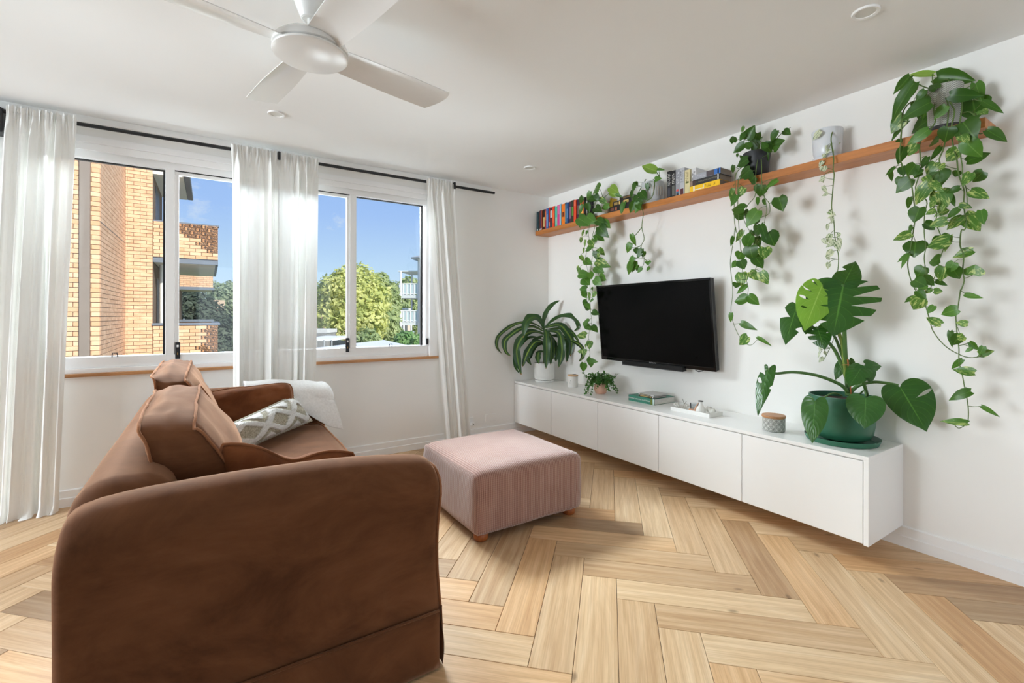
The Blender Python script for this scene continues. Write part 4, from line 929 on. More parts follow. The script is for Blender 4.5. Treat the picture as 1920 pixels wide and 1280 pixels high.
# --- A: pothos in ribbed white pot
cA = (-.090, -.880, SZ); A = thing('pothos_plant', 'trailing variegated pothos in a ribbed white pot beside the coloured books', 'plant', cA, 'trailing plants on the shelf')
WP = plain('pot_white_glaze', (232, 232, 230), .4, .02, 8)
pot(A, [(0, .014), (.056, .014), (.066, .022), (.070, .13), (.072, .133), (.066, .133), (.064, .128), (.064, .08)], cA, WP, .064, .118); saucer(A, cA, .078, .016, WP)
for k in range(26):
    a = 2*math.pi*k/26; obj('pot_rib', MB().tube([(cA[0]+.0665*math.cos(a), cA[1]+.0665*math.sin(a), SZ+.035), (cA[0]+.0695*math.cos(a), cA[1]+.0695*math.sin(a), SZ+.115)], .0022, 5), WP, A)
LA = [zA1(*q) for q in [(480,320,445,385,.5,'d'),(545,275,520,350,.45,'g'),(625,252,545,238,.55,'g'),(590,300,620,355,.6,'d'),(545,335,610,340,.5,'d'),(720,238,775,268,.6,'l'),(725,280,770,325,.6,'l'),(770,300,830,325,.3,'g'),(480,390,440,470,.4,'g'),(520,380,540,455,.5,'d'),(635,340,692,382,.5,'v'),(712,400,635,420,.5,'g'),(590,420,645,450,.5,'d'),(515,495,580,545,.6,'g'),(440,508,525,562,.45,'g'),(600,530,682,552,.55,'d'),(655,535,712,582,.6,'g'),(622,582,672,658,.6,'d'),(590,655,655,690,.5,'g'),(450,540,455,588,.35,'v'),(490,615,470,668,.3,'v'),(470,680,455,738,.3,'v'),(505,700,488,762,.3,'v'),(492,770,485,820,.3,'v'),(520,620,508,658,.4,'g'),(552,700,570,768,.6,'v'),(608,690,590,732,.5,'g'),(560,758,498,792,.6,'g'),(590,798,600,872,.6,'d'),(620,778,668,832,.6,'v'),(625,812,605,862,.5,'v'),(458,838,492,892,.5,'v'),(500,880,560,912,.5,'g'),(598,886,688,922,.5,'v'),(588,938,642,972,.7,'g'),(452,942,424,1005,.6,'v'),(448,1000,522,1002,.5,'g'),(540,985,556,1045,.8,'g'),(488,1035,532,1085,.7,'g'),(582,1042,632,1088,.7,'g'),(625,1028,682,1052,.55,'g'),(512,1135,432,1130,.5,'g'),(484,1158,506,1198,.6,'g')]]
LA += [zA2(*q) for q in [(272,560,192,555,.45,'g'),(250,578,255,622,.6,'g'),(302,592,285,655,.5,'v'),(354,582,320,628,.6,'v'),(285,672,228,742,.6,'d'),(268,680,296,712,.4,'g'),(322,748,372,768,.7,'d'),(286,845,228,828,.6,'g'),(262,865,316,902,.6,'g'),(322,868,366,927,.6,'d'),(268,955,184,945,.5,'v'),(302,1002,294,1062,.7,'v'),(268,1030,258,1062,.5,'v'),(262,1072,243,1132,.6,'v'),(238,1090,188,1086,.5,'v'),(312,1148,288,1232,.6,'g'),(300,1170,352,1176,.4,'g'),(252,1188,243,1262,.65,'g'),(330,640,300,668,.4,'g'),(322,540,318,560,.4,'g')]]
vine(A, [pA1([(640,350,-.09),(600,350,-.13),(582,400,-.18),(580,480),(590,560),(560,700),(570,800),(555,920),(545,1050),(545,1160)])+pA2([(300,600),(310,760),(315,850),(290,960),(300,1060),(305,1150)]),
         pA1([(640,340,-.09),(545,360,-.15),(535,460,-.185),(540,560),(530,650),(540,720),(510,830),(520,950),(540,1010)]),
         pA1([(650,340,-.09),(570,300,-.14),(540,330,-.18),(560,440),(590,500),(600,600),(575,680)]),
         pA1([(610,900),(590,970),(620,1000),(625,1050)]), pA1([(650,340,-.09),(690,310,-.1),(730,280,-.1),(770,300,-.1)]), pA1([(660,340,-.09),(640,270,-.12),(615,250,-.14)])], LA, 11, xtop=(-.25, -.172))
# --- B: split-leaf vine in slotted pot
cB = (-.090, -1.435, SZ); B = thing('split_leaf_vine', 'sparse split-leaf vine in a pale grey slotted pot on the shelf', 'plant', cB, 'trailing plants on the shelf')
GP = plain('pot_pale_grey', (206, 209, 212), .55, .02, 8); SLOT = plain('pot_slot_tan', (202, 190, 176), .7, .05)
pot(B, [(0, 0), (.078, 0), (.083, .004), (.084, .03), (.0855, .165), (.084, .168), (.079, .168), (.078, .16), (.078, .10)], cB, GP, .078, .15); obj('pot_band', MB().lathe([(.0845, .0), (.087, .002), (.0875, .028), (.085, .031)], cB, 48), GP, B, smooth=True, angle=40)
for k in range(12):
    a = math.pi*.72+ k*.235; h0 = .055
    obj('pot_slot', MB().tube([(cB[0]+.0846*math.cos(a), cB[1]+.0846*math.sin(a), SZ+h0), (cB[0]+.0852*math.cos(a), cB[1]+.0852*math.sin(a), SZ+.125)], .0022, 6), SLOT, B)
LB = [zA1(*q) for q in [(1130,98,1000,50,.32,'l'),(1135,80,1196,80,.3,'g'),(1115,170,1172,160,.45,'g'),(945,208,892,272,.5,'d'),(918,268,905,335,.4,'d'),(950,188,962,232,.4,'d'),(1042,205,1050,268,.5,'d'),(1055,210,1090,248,.45,'d'),(985,280,1032,332,.6,'d'),(965,330,900,402,.55,'d'),(932,368,898,462,.5,'d'),(985,378,940,465,.55,'g'),(1002,340,955,405,.5,'d'),(840,372,812,478,.4,'g'),(858,368,818,392,.35,'g'),(960,390,985,440,.5,'d'),(908,650,938,748,.35,'g'),(900,728,862,808,.55,'g'),(938,778,990,832,.45,'d'),(1000,778,955,862,.45,'d'),(1022,800,1000,862,.45,'d'),(930,850,868,932,.45,'g'),(905,895,880,1005,.4,'g'),(945,888,915,982,.45,'g'),(965,918,938,978,.5,'g'),(1000,942,958,988,.5,'g'),(1035,888,1062,922,.5,'g'),(1078,888,1040,922,.4,'g'),(1068,938,1042,972,.5,'g')]]
vine(B, [pA1([(1100,170,-.10),(1112,220,-.19),(1085,330,-.20),(1000,385,-.20),(1012,470),(1000,590),(1020,690),(995,750),(1000,800),(1020,860),(1008,930),(965,945)]),
         pA1([(1035,170,-.11),(1000,230,-.15),(960,300,-.19),(930,350),(925,400)]), pA1([(1140,170,-.09),(1150,140,-.09),(1125,100,-.09)]), pA1([(1160,170,-.09),(1150,100,-.09)]),
         pA1([(1000,590),(960,640),(925,680)]), pA1([(995,750),(945,770),(905,765)]), pA1([(1015,860),(960,860),(930,870)]), pA1([(1020,865),(1050,890)])], LB, 12, stem_r=.0036, xtop=(-.23, -.165))
# --- C: golden pothos in dark pot
zC1 = Z1((1340, 220), 5.334); zC2 = Z1((1340, 420), 4.923); pC1 = ZP((1340, 220), 5.334); pC2 = ZP((1340, 420), 4.923)
cC = (-.092, -2.255, SZ); Cc = thing('pothos_plant', 'bushy dark green pothos in a charcoal pot, trailing beside the television', 'plant', cC, 'trailing plants on the shelf')
pot(Cc, [(0, .012), (.058, .012), (.064, .018), (.078, .155), (.078, .162), (.072, .162), (.070, .15), (.066, .08)], cC, plain('pot_charcoal', (40, 42, 46), .5, .1), .07, .14)
FOIL = plain('crumpled_foil', (190, 188, 182), .3, .25, 30)
obj('foil_mat', MB().grid(lambda u, v: Vector((cC[0]-.075+.15*u, cC[1]-.095+.19*v, SZ+.001+.012*abs(noise.noise(Vector((u*7, v*7, 1)))))), 16, 16), FOIL, Cc)
LC = [zC1(*q) for q in [(292,92,260,152,.5,'v'),(298,155,252,228,.5,'d'),(322,218,398,82,.65,'d'),(190,252,178,160,.45,'d'),(425,158,368,342,.42,'d'),(302,268,188,352,.6,'d'),(228,362,222,402,.5,'d'),(622,130,545,240,.5,'d'),(690,130,752,162,.7,'d'),(560,282,692,225,.65,'d'),(498,258,560,342,.7,'d'),(445,270,400,335,.8,'d'),(392,365,262,398,.4,'v'),(332,420,198,482,.55,'d'),(192,480,162,562,.45,'d'),(480,350,492,492,.7,'d'),(358,520,238,622,.55,'d'),(402,590,318,664,.8,'d'),(292,700,232,788,.7,'v'),(182,710,148,842,.32,'v'),(222,780,163,884,.4,'g'),(470,675,432,788,1.0,'d'),(520,700,480,760,.5,'d'),(628,630,508,708,.35,'g'),(640,800,682,932,.75,'d'),(432,802,420,892,.3,'g'),(488,820,508,882,.4,'g'),(298,915,150,898,.5,'d'),(290,990,178,955,.5,'d'),(345,940,282,1012,.6,'d'),(432,930,318,1082,.6,'g'),(435,985,398,1072,.7,'d'),(462,1070,512,1212,.35,'d'),(545,1160,592,1272,.95,'d'),(442,1110,358,1172,.7,'d'),(282,1130,198,1242,.35,'v'),(185,1190,165,1272,.3,'d'),(372,1180,298,1284,.6,'g'),(442,1200,398,1272,.6,'v'),(520,300,470,240,.5,'d'),(450,215,480,190,.3,'d'),(360,300,300,250,.5,'d'),(420,300,440,240,.5,'g'),(590,330,640,290,.5,'d'),(300,430,250,380,.5,'d')]]
LC += [zC2(*q) for q in [(300,110,300,232,.6,'g'),(390,120,402,202,.6,'d'),(325,205,340,328,.85,'d'),(368,295,442,392,.65,'d'),(462,215,460,318,.85,'v'),(245,262,212,332,.8,'g'),(205,348,158,398,.7,'g'),(238,335,272,412,.85,'d'),(250,448,240,562,.75,'v'),(325,440,398,502,.6,'v'),(425,440,487,552,.6,'v'),(202,540,188,592,.7,'d'),(302,565,203,642,.3,'g'),(302,690,184,712,.65,'d'),(312,662,407,742,.6,'g'),(152,820,144,902,.4,'g'),(242,910,348,962,.35,'d'),(305,1035,222,1112,.65,'v'),(395,1045,502,1102,.22,'g'),(350,60,330,130,.6,'d'),(430,30,470,120,.4,'d'),(495,75,545,185,.95,'d')]]
vine(Cc, [pC1([(420,320,-.09),(300,470,-.17),(215,560,-.195),(205,700),(195,900),(200,1050),(215,1150)])+pC2([(190,30),(170,180),(145,330),(150,450),(165,560),(165,670),(150,790),(175,920),(230,1040),(290,1105),(340,1115),(385,1075),(405,1050)]),
          pC1([(430,330,-.09),(330,500,-.17),(245,600,-.2),(230,750),(235,950),(245,1150)])+pC2([(225,60),(240,220),(265,330),(255,420),(290,510),(310,590),(300,670)]),
          pC1([(450,330,-.09),(420,480,-.18),(410,600,-.2),(405,780),(330,880),(290,1000),(340,1120),(400,1180)]), pC1([(460,330,-.09),(470,500,-.18),(470,620,-.2),(490,780),(545,860),(545,960),(450,1010),(400,1100)]),
          pC1([(545,860),(590,840),(630,812)]), pC1([(470,700),(500,800),(520,920),(500,1050),(515,1150)]), pC2([(370,130),(390,200),(430,290),(395,380),(340,460),(295,470)]), pC1([(470,330,-.09),(560,280,-.09),(640,190,-.1),(700,135,-.1),(760,100,-.1)]), pC1([(450,330,-.09),(400,250,-.1),(300,220,-.12),(280,150,-.12)]), pC1([(440,330,-.09),(460,250,-.1),(480,190,-.1)])], LC, 13)
# --- D: cream-edged vine in white pot
cD = (-.090, -2.652, SZ); Dd = thing('variegated_vine', 'thin cream-edged vine trailing from a plain white pot', 'plant', cD, 'trailing plants on the shelf')
WP2 = plain('pot_white_gloss', (224, 228, 234), .25, .02, 8)
pot(Dd, [(0, .012), (.050, .012), (.060, .02), (.068, .05), (.0745, .165), (.073, .170), (.067, .170), (.064, .15), (.06, .08)], cD, WP2, .064, .145); saucer(Dd, cD, .076, .013, WP2)
zM = Z1((1400, 480), 3.368); pM = ZP((1400, 480), 3.368)
LD = [zC1(*q) for q in [(1062,138,982,225,.5,'w'),(1112,185,1078,248,.4,'w'),(1122,290,1066,348,.4,'w'),(1182,295,1258,252,.35,'w'),(1142,318,1118,352,.5,'w'),(1180,320,1190,352,.5,'w'),(1105,368,1058,422,.5,'w'),(1085,438,1042,492,.6,'w'),(1085,488,1088,548,.9,'w'),(1098,600,1040,642,.5,'w'),(1080,590,1075,640,.6,'w'),(1082,685,1112,752,.4,'w'),(1132,760,1066,782,.4,'w'),(1138,942,1208,978,.45,'w'),(1182,988,1126,1008,.4,'w'),(1178,1000,1170,1058,.3,'w'),(1132,1068,1124,1132,.4,'w'),(1252,1158,1212,1204,.6,'w'),(1162,1168,1122,1232,.6,'w'),(1078,1218,1134,1272,.4,'w'),(1182,1218,1148,1284,.6,'w'),(1238,1208,1262,1252,.4,'w')]]
LD += [zM(*q) for q in [(510,5,525,25,.6,'w'),(520,40,508,80,.6,'w'),(470,575,452,600,.5,'w'),(465,610,442,640,.5,'w'),(485,640,455,668,.5,'w'),(490,600,500,625,.4,'w')]] + [(1568,452,1574,470,.5,'w'),(1562,470,1548,482,.5,'w'),(1563,455,1549,462,.5,'w')]
vine(Dd, [pC1([(1190,115,-.12),(1165,200,-.175),(1172,290,-.185),(1190,400,-.195),(1185,520),(1195,570),(1185,680),(1175,800),(1170,900),(1185,980),(1195,1080),(1200,1180),(1215,1270)])+[(1572,480,-.19),(1571,505,-.19),(1566,530,-.16),(1562,560,-.10),(1570,600,-.07),(1563,635,-.06),(1548,668,-.06),(1538,678,-.06)],
          pC1([(1190,150,-.12),(1130,130,-.14),(1065,135,-.15)])], LD, 14, stem_r=.0030)
# --- E: big pothos
zE1 = Z1((1660, 110), 5.817); zE2 = Z1((1640, 320), 5.333); zE3 = Z1((1620, 440), 3.37); pE1 = ZP((1660, 110), 5.817); pE2 = ZP((1640, 320), 5.333); pE3 = ZP((1620, 440), 3.37)
cE = (-.092, -3.145, SZ); Ee = thing('pothos_plant', 'largest trailing pothos with broad leaves in a chevron pot at the shelf end', 'plant', cE, 'trailing plants on the shelf')
def chev():
    M = Mat('pot_chevron'); sp = M.n('ShaderNodeSeparateXYZ'); M.link(M.coords(), sp.inputs[0]); an = M.math('ARCTAN2', sp.outputs['Y'], sp.outputs['X'])
    zz = M.math('ADD', M.math('MULTIPLY', sp.outputs['Z'], 700.0), M.math('MULTIPLY', M.math('ABSOLUTE', M.math('SINE', M.math('MULTIPLY', an, 6.0))), 14.0)); s = M.math('SINE', zz)
    M.set(Base_Color=M.ramp(s, [(.3, S((150, 150, 142))), (.6, S((214, 214, 206)))]), Roughness=.6); M.bump(s, .4, .002); return M.m
pot(Ee, [(0, .018), (.050, .018), (.058, .026), (.066, .205), (.066, .21), (.06, .21), (.058, .2), (.056, .1)], cE, chev(), .058, .19); saucer(Ee, cE, .078, .018, plain('saucer_dark', (58, 56, 56), .6))
LE = [zE1(*q) for q in [(525,165,255,160,.32,'l'),(565,200,962,235,.45,'d'),(268,190,93,378,.38,'d'),(325,262,195,475,.4,'g'),(310,270,8,655,.30,'d'),(690,245,500,372,.42,'d'),(705,400,1028,395,.45,'d'),(985,270,1056,472,.32,'g'),(955,450,987,658,.9,'d'),(1062,465,1283,578,.26,'d'),(1035,572,1110,592,.6,'v'),(432,340,328,452,.55,'d'),(485,480,188,618,.58,'d'),(490,390,415,645,.4,'g'),(662,515,528,655,.58,'g'),(502,650,238,805,.5,'d'),(472,775,238,922,.45,'g'),(202,608,66,805,.6,'v'),(242,680,12,880,.25,'d'),(162,880,108,985,.45,'d'),(202,965,148,1135,.5,'d'),(348,928,248,1058,.6,'v'),(585,880,438,922,.65,'d'),(692,745,640,908,.85,'d'),(850,692,952,855,.78,'d'),(818,840,905,885,.7,'v'),(1108,778,1322,898,.42,'d'),(870,900,1037,1062,.62,'g'),(888,1120,1140,1028,.48,'d'),(602,960,503,1098,.3,'d'),(792,990,628,1135,.6,'v'),(462,1070,398,1185,.4,'d'),(542,1130,458,1255,.7,'v'),(652,1160,568,1195,.6,'v'),(105,1185,4,1272,.3,'d'),(332,1150,238,1275,.75,'d'),(182,1180,202,1275,.7,'d'),(395,1200,318,1262,.6,'d'),(640,380,760,450,.4,'v'),(420,420,360,640,.5,'d'),(560,330,480,260,.5,'d'),(330,520,280,470,.6,'d'),(760,760,790,830,.5,'v'),(540,720,470,700,.5,'d'),(1000,600,1060,560,.4,'g')]]
LE += [zE2(*q) for q in [(158,2,168,114,.3,'d'),(362,80,212,215,.62,'d'),(260,62,230,150,.7,'d'),(352,268,332,382,.35,'d'),(542,128,388,324,.5,'v'),(560,118,658,192,.4,'v'),(592,128,540,252,.5,'v'),(640,5,665,142,1.0,'d'),(832,0,800,64,.8,'d'),(962,20,900,124,.6,'v'),(1088,8,968,112,.8,'d'),(852,168,712,214,.5,'d'),(958,200,1134,264,.5,'v'),(640,205,722,352,.8,'v'),(740,228,797,328,.3,'d'),(448,368,392,514,.8,'d'),(602,392,515,435,.6,'v'),(722,380,608,446,.6,'v'),(842,378,716,474,.45,'d'),(848,342,994,360,.45,'v'),(898,438,1054,590,.6,'v'),(1062,395,1092,518,.45,'g'),(882,468,726,584,.58,'v'),(722,495,545,545,.6,'v'),(498,520,602,588,.65,'d'),(378,556,328,604,.65,'d'),(364,628,192,692,.5,'v'),(410,708,390,842,1.0,'d'),(745,695,496,745,.55,'v'),(655,645,702,775,.8,'d'),(752,645,700,804,.3,'v'),(985,798,786,864,.5,'v'),(342,828,228,912,.28,'g'),(335,838,252,958,.25,'g'),(655,885,535,912,.85,'d'),(492,962,412,1058,.9,'d'),(692,958,650,1094,.7,'v'),(795,915,718,1012,.75,'g'),(768,968,865,1085,.65,'d'),(985,1042,1005,942,1.3,'v'),(395,1090,505,1145,.85,'d'),(478,1058,592,1138,.65,'d'),(608,1100,728,1136,.45,'d'),(505,1138,438,1194,.75,'g'),(565,1180,500,1220,.65,'v'),(592,1200,680,1205,.8,'v'),(428,1200,512,1284,.55,'d'),(905,1232,1060,1262,.3,'g'),(590,300,560,370,.5,'v'),(680,340,640,420,.6,'v'),(500,60,560,110,.6,'v'),(450,20,400,70,.6,'d')]]
LE += [zE3(*q) for q in [(312,392,241,427,.28,'d'),(362,398,303,478,.7,'v'),(442,448,403,494,.6,'g'),(487,565,383,516,.42,'v'),(592,470,478,502,.6,'g'),(640,378,738,396,.28,'g'),(655,562,573,552,.55,'v'),(608,632,558,698,.6,'d'),(545,608,556,704,.28,'d'),(632,640,578,662,.75,'v'),(665,678,722,728,.4,'g'),(682,715,638,740,.45,'g'),(728,752,817,734,.55,'v'),(755,705,728,760,.5,'g'),(622,788,538,848,.3,'g'),(698,872,564,850,.5,'v'),(675,990,525,1028,.42,'d'),(742,1082,850,1142,.25,'g'),(655,1188,500,1170,.32,'v')]]
vine(Ee, [pE1([(560,340,-.10),(430,430,-.15),(270,480,-.19),(195,580,-.20),(180,720,-.2),(170,900),(160,1100)])+pE2([(355,90),(385,260),(405,450),(380,640),(350,820),(330,930),(350,1050),(400,1180)])+pE3([(380,430),(410,520),(435,605),(500,690),(570,740),(660,775),(760,765)]),
          pE1([(570,340,-.10),(530,560,-.17),(540,700,-.19),(385,900,-.2),(380,1050),(390,1200)])+pE2([(440,60),(410,200),(520,300),(500,430),(495,620),(510,760),(495,880),(515,1030),(500,1150)]),
          pE1([(600,340,-.10),(680,480,-.17),(680,680,-.18),(640,960,-.2),(590,1090),(600,1180)])+pE2([(640,190),(560,300),(620,420),(610,520),(650,620),(690,760),(650,880),(620,1020),(580,1100),(560,1180)]),
          pE1([(640,340,-.10),(710,480,-.17),(755,580,-.18),(720,760,-.2),(740,950),(780,1100),(790,1200)])+pE2([(850,70),(895,200),(890,300),(900,420),(915,520),(900,590),(865,600),(855,750),(890,850),(880,1000),(895,1100),(860,1200)])+pE3([(610,350),(590,480),(580,510),(590,640),(600,720),(600,800),(620,880),(635,960),(655,1060),(660,1140),(650,1190),(600,1222),(568,1195)]),
          pE1([(680,330,-.09),(830,450,-.12),(815,680,-.19),(800,850,-.2),(820,1050),(840,1180)])+pE2([(880,80),(915,180),(925,320)]),
          pE1([(560,340,-.1),(430,310,-.12),(330,260,-.15),(270,232,-.17)]), pE1([(580,340,-.1),(520,270,-.12),(515,170,-.13)]), pE1([(620,340,-.1),(690,240,-.11),(640,230,-.12)]), pE1([(680,340,-.1),(800,400,-.12),(930,340,-.13),(985,285,-.14)]), pE1([(820,600,-.15),(920,580,-.17),(985,650,-.18),(980,780),(1040,820),(1105,785)]), pE1([(700,350,-.1),(930,430,-.13),(1060,470,-.14)])], LE, 15, xr=(-.27, -.165), xtop=(-.30, -.06), stem_r=.0032)
# ================================================================ dracaena
def strap_mat():
    M = Mat('strap_leaf'); a = M.n('ShaderNodeAttribute', attribute_name='across').outputs['Fac']; l = M.n('ShaderNodeAttribute', attribute_name='along').outputs['Fac']; r = M.rand()
    g = M.mix(r, S((26, 60, 26)), S((42, 80, 34))); nz = M.noise(M.mapping(M.coords(), (30, 30, 30)), 1.0, 3)
    st_ = M.ramp(M.math('ABSOLUTE', a), [(.12, (1,1,1,1)), (.24, (0,0,0,1))]); yl = M.mix(nz, S((140, 164, 58)), S((104, 140, 50)))
    fac = M.math('MULTIPLY', st_, M.math('SUBTRACT', 1.0, M.math('MULTIPLY', r, .95))); col = M.mix(fac, g, yl)
    col = M.mix(M.ramp(l, [(.955, (0,0,0,1)), (.985, (1,1,1,1))]), col, S((170, 112, 52)))
    M.set(Base_Color=col, Roughness=.35); return M.m
STRAP = strap_mat()
def strap(root, pts, wpx, name='leaf'):
    ln = smooth_line(pts, 5); k = len(ln); mb = MB(); ac = []; al = []; vs_ = []
    for i, p in enumerate(ln):
        t_ = i/(k-1); tg = (ln[min(i+1, k-1)]-ln[max(i-1, 0)]).normalized(); vw = (CAM-p).normalized()*.8+Vector((-.1, -.1, .55)); sd = tg.cross(vw).normalized(); N = sd.cross(tg)
        w = wpx*.5*(max(.10, min(1, .20+1.9*t_*(1-t_*.3)))*(1-max(0, (t_-.55)/.45)**2.2)+.02)*(1+.10*math.sin(t_*23+wpx*900))
        for j, a in enumerate((-1, -.5, 0, .5, 1)): vs_.append(p+sd*(w*a)+N*(w*.28*abs(a)+.10*w*math.sin(t_*19+a*2))); ac.append(a); al.append(t_)
    fs = [(i*5+j, i*5+j+1, (i+1)*5+j+1, (i+1)*5+j) for i in range(k-1) for j in range(4)]
    org = ln[0]; me = bpy.data.meshes.new(name); me.from_pydata([p-org for p in vs_], [], fs)
    for p in me.polygons: p.use_smooth = True
    for nm, dat in (('across', ac), ('along', al)):
        at_ = me.attributes.new(nm, 'FLOAT', 'POINT')
        for i, x in enumerate(dat): at_.data[i].value = x
    me.materials.append(STRAP); o = bpy.data.objects.new(name, me); COL.objects.link(o); o.parent = root; o.location = org-WL[root]; WL[o] = org; return o
cX = (-.205, -.205, ZW); DR = thing('dracaena_plant', 'arching striped dracaena in a white pot in the corner', 'plant', cX)
WPM = plain('pot_white_matte', (226, 226, 222), .6, .03, 14, .08, 120)
pot(DR, [(0, .022), (.080, .022), (.094, .028), (.100, .045), (.101, .185), (.100, .188), (.094, .188), (.093, .18), (.092, .1)], cX, WPM, .092, .165, 56); saucer(DR, cX, .094, .022, WPM)
obj('cane', MB().tube([(cX[0], cX[1], ZW+.16), (cX[0]+.004, cX[1]+.002, ZW+.30), (cX[0], cX[1], ZW+.44)], [.015, .014, .010], 10), plain('cane_bark', (86, 88, 60), .8, .2, 30), DR, smooth=True)
dX = depth_of((cX[0], cX[1], .8))
drl = [([(690,470),(690,380),(720,270),(790,180),(872,135)],52,.03),([(688,440),(640,335),(560,322),(500,390),(472,540)],95,-.10),([(670,450),(590,390),(460,375),(330,420),(200,530),(185,640),(240,716)],42,-.05),([(665,470),(580,420),(450,440),(350,500),(270,580),(280,690),(335,742)],60,-.12),([(670,500),(600,472),(520,490),(440,570),(400,680),(420,830),(452,948)],88,-.14),([(670,560),(590,535),(500,560),(390,700),(385,850),(432,935)],42,-.06),([(675,600),(620,580),(550,650),(500,750),(462,858)],76,-.12),([(680,620),(640,608),(560,690),(520,770),(562,842)],56,.03),([(700,450),(722,500),(728,700),(720,882)],72,-.14),([(755,450),(780,560),(775,700),(770,835)],66,-.08),([(710,430),(780,360),(880,305),(990,305),(1062,370),(1070,430),(1022,472)],58,.06),([(730,430),(850,400),(930,460),(1000,580),(985,745)],92,-.06),([(770,470),(850,480),(890,600),(890,740),(855,868)],80,-.12),([(780,450),(900,440),(1000,480),(1085,600)],46,.08),([(780,510),(900,540),(1040,590),(1115,650),(1120,740),(1078,802)],50,.04),([(780,520),(900,530),(960,640),(945,810)],56,.02),([(690,690),(645,700),(632,760),(640,826)],60,-.12),([(700,640),(800,620),(835,700),(825,800)],70,.05),([(690,560),(760,540),(810,640),(800,780)],70,-.02),([(668,520),(610,560),(570,640),(560,760)],60,.06),([(680,470),(660,360),(610,282)],16,.08),([(680,600),(600,640),(540,740),(500,800)],60,.05)]
pX = ZP((900, 540), 5.818)
for pts, w, off in drl:
    q = pX(pts); k = len(q); P3 = []
    for i, (u, v) in enumerate(q):
        t_ = i/(k-1); d_ = dX + off*(1.6*t_-.5*t_*t_); p = at(u, v, d_)
        if p.x > -.012: p = on_x(u, v, -.012)
        if p.y > -.012: p = on_y(u, v, -.012)
        P3.append(p)
    P3[0] = P3[0].lerp(Vector((cX[0], cX[1], P3[0].z)), .7)
    strap(DR, P3, w/5.818*dX/FPX)
# ================================================================ small creeping plant
cK = (-.225, -1.010, ZW); KP = thing('creeping_fig', 'small bushy creeping plant in a blush pink pot', 'plant', cK)
pot(KP, [(0, 0), (.034, 0), (.045, .008), (.056, .035), (.056, .055), (.048, .078), (.046, .080), (.044, .08), (.042, .07)], cK, plain('pot_blush', (226, 178, 154), .6, .04), .043, .07)
rg = random.Random(3); fol = MB(); stm = MB(); lv, lf = leaf_mesh(0)
for s in range(64):
    a = rg.uniform(0, 6.283); reach = rg.uniform(.03, .135); up = rg.uniform(.03, .085); fall = rg.uniform(.0, .11)*(reach/.12)
    p0 = Vector((cK[0]+.03*math.cos(a), cK[1]+.03*math.sin(a), ZW+.075)); pm_ = p0+Vector((math.cos(a)*reach*.5, math.sin(a)*reach*.5, up)); pe = p0+Vector((math.cos(a)*reach, math.sin(a)*reach, up*.6-fall))
    if rg.random() < .25: pe.z = p0.z+rg.uniform(.05, .10)
    pe.z = max(pe.z, ZW+.012)
    if pe.x > -.02: pe.x = -.02
    ln = smooth_line([p0, pm_, pe], 5); stm.tube(ln, .0011, 4)
    for i in range(2, len(ln)):
        for sd in (-1, 1):
            L = rg.uniform(.014, .023); d_ = (Vector((rg.uniform(-1,1), rg.uniform(-1,1), rg.uniform(-.4,.5)))+(ln[i]-ln[i-1]).normalized()*.6).normalized(); n0 = Vector((rg.uniform(-.6,.2), rg.uniform(-.6,.3), 1)); Zv = (n0-d_*n0.dot(d_)).normalized(); Xv = d_.cross(Zv)
            fol.add([ln[i]+(Xv*(v[0]*.75)+d_*v[1]+Zv*v[2])*L for v in lv], lf)
o = obj('foliage', fol, leaf_mat('leaf_small_green', (52, 106, 44), (92, 146, 66), (110, 160, 80)), KP, smooth=True); o['kind'] = 'stuff'
obj('stems', stm, STEM, KP)['kind'] = 'stuff'
# ================================================================ monstera
cM = (-.205, -2.770, ZW); MO = thing('monstera_plant', 'tall monstera with split leaves in a dark green pot', 'plant', cM)
GRN = plain('pot_forest_green', (46, 104, 78), .42, .04, 6)
pot(MO, [(0, .018), (.095, .018), (.118, .026), (.134, .052), (.142, .10), (.147, .235), (.1455, .240), (.138, .240), (.137, .23), (.135, .15)], cM, GRN, .135, .215, 64); saucer(MO, cM, .166, .028, GRN)
def mon_mat(name, a, b, vein):
    M = Mat(name); ac = M.n('ShaderNodeAttribute', attribute_name='across').outputs['Fac']; al = M.n('ShaderNodeAttribute', attribute_name='along').outputs['Fac']
    nz = M.noise(M.coords(), 9, 4); col = M.mix(nz, S(a), S(b)); aa = M.math('ABSOLUTE', ac)
    mid = M.ramp(aa, [(.015, (1,1,1,1)), (.04, (0,0,0,1))])
    side = M.math('ABSOLUTE', M.math('SINE', M.math('MULTIPLY', M.math('SUBTRACT', al, M.math('MULTIPLY', aa, .30)), 30.0))); sv = M.ramp(side, [(.06, (1,1,1,1)), (.16, (0,0,0,1))])
    col = M.mix(M.math('MULTIPLY', mid, .7), col, S(vein)); col = M.mix(M.math('MULTIPLY', sv, .28), col, S(vein))
    M.set(Base_Color=col, Roughness=.3); M.bump(side, .25, .003)
    tl = M.n('ShaderNodeBsdfTranslucent'); M.link(M.mix(.5, col, S((150, 200, 60))), tl.inputs[0]); mx = M.n('ShaderNodeMixShader', {0: .15}); M.link(M.b.outputs[0], mx.inputs[1]); M.link(tl.outputs[0], mx.inputs[2]); M.link(mx.outputs[0], M.o.inputs[0]); return M.m
MD = mon_mat('monstera_dark', (24, 70, 20), (40, 92, 30), (92, 146, 56)); ML = mon_mat('monstera_lime', (108, 158, 46), (134, 180, 60), (170, 206, 100)); MG = mon_mat('monstera_mid', (38, 84, 32), (56, 106, 44), (92, 142, 68))
HEART = smooth_line([(0,0,0), (.09,-.085,0), (.25,-.135,0), (.40,-.075,0), (.49,.09,0), (.495,.27,0), (.445,.46,0), (.35,.64,0), (.215,.81,0), (.08,.94,0), (0,1.03,0)], 8)
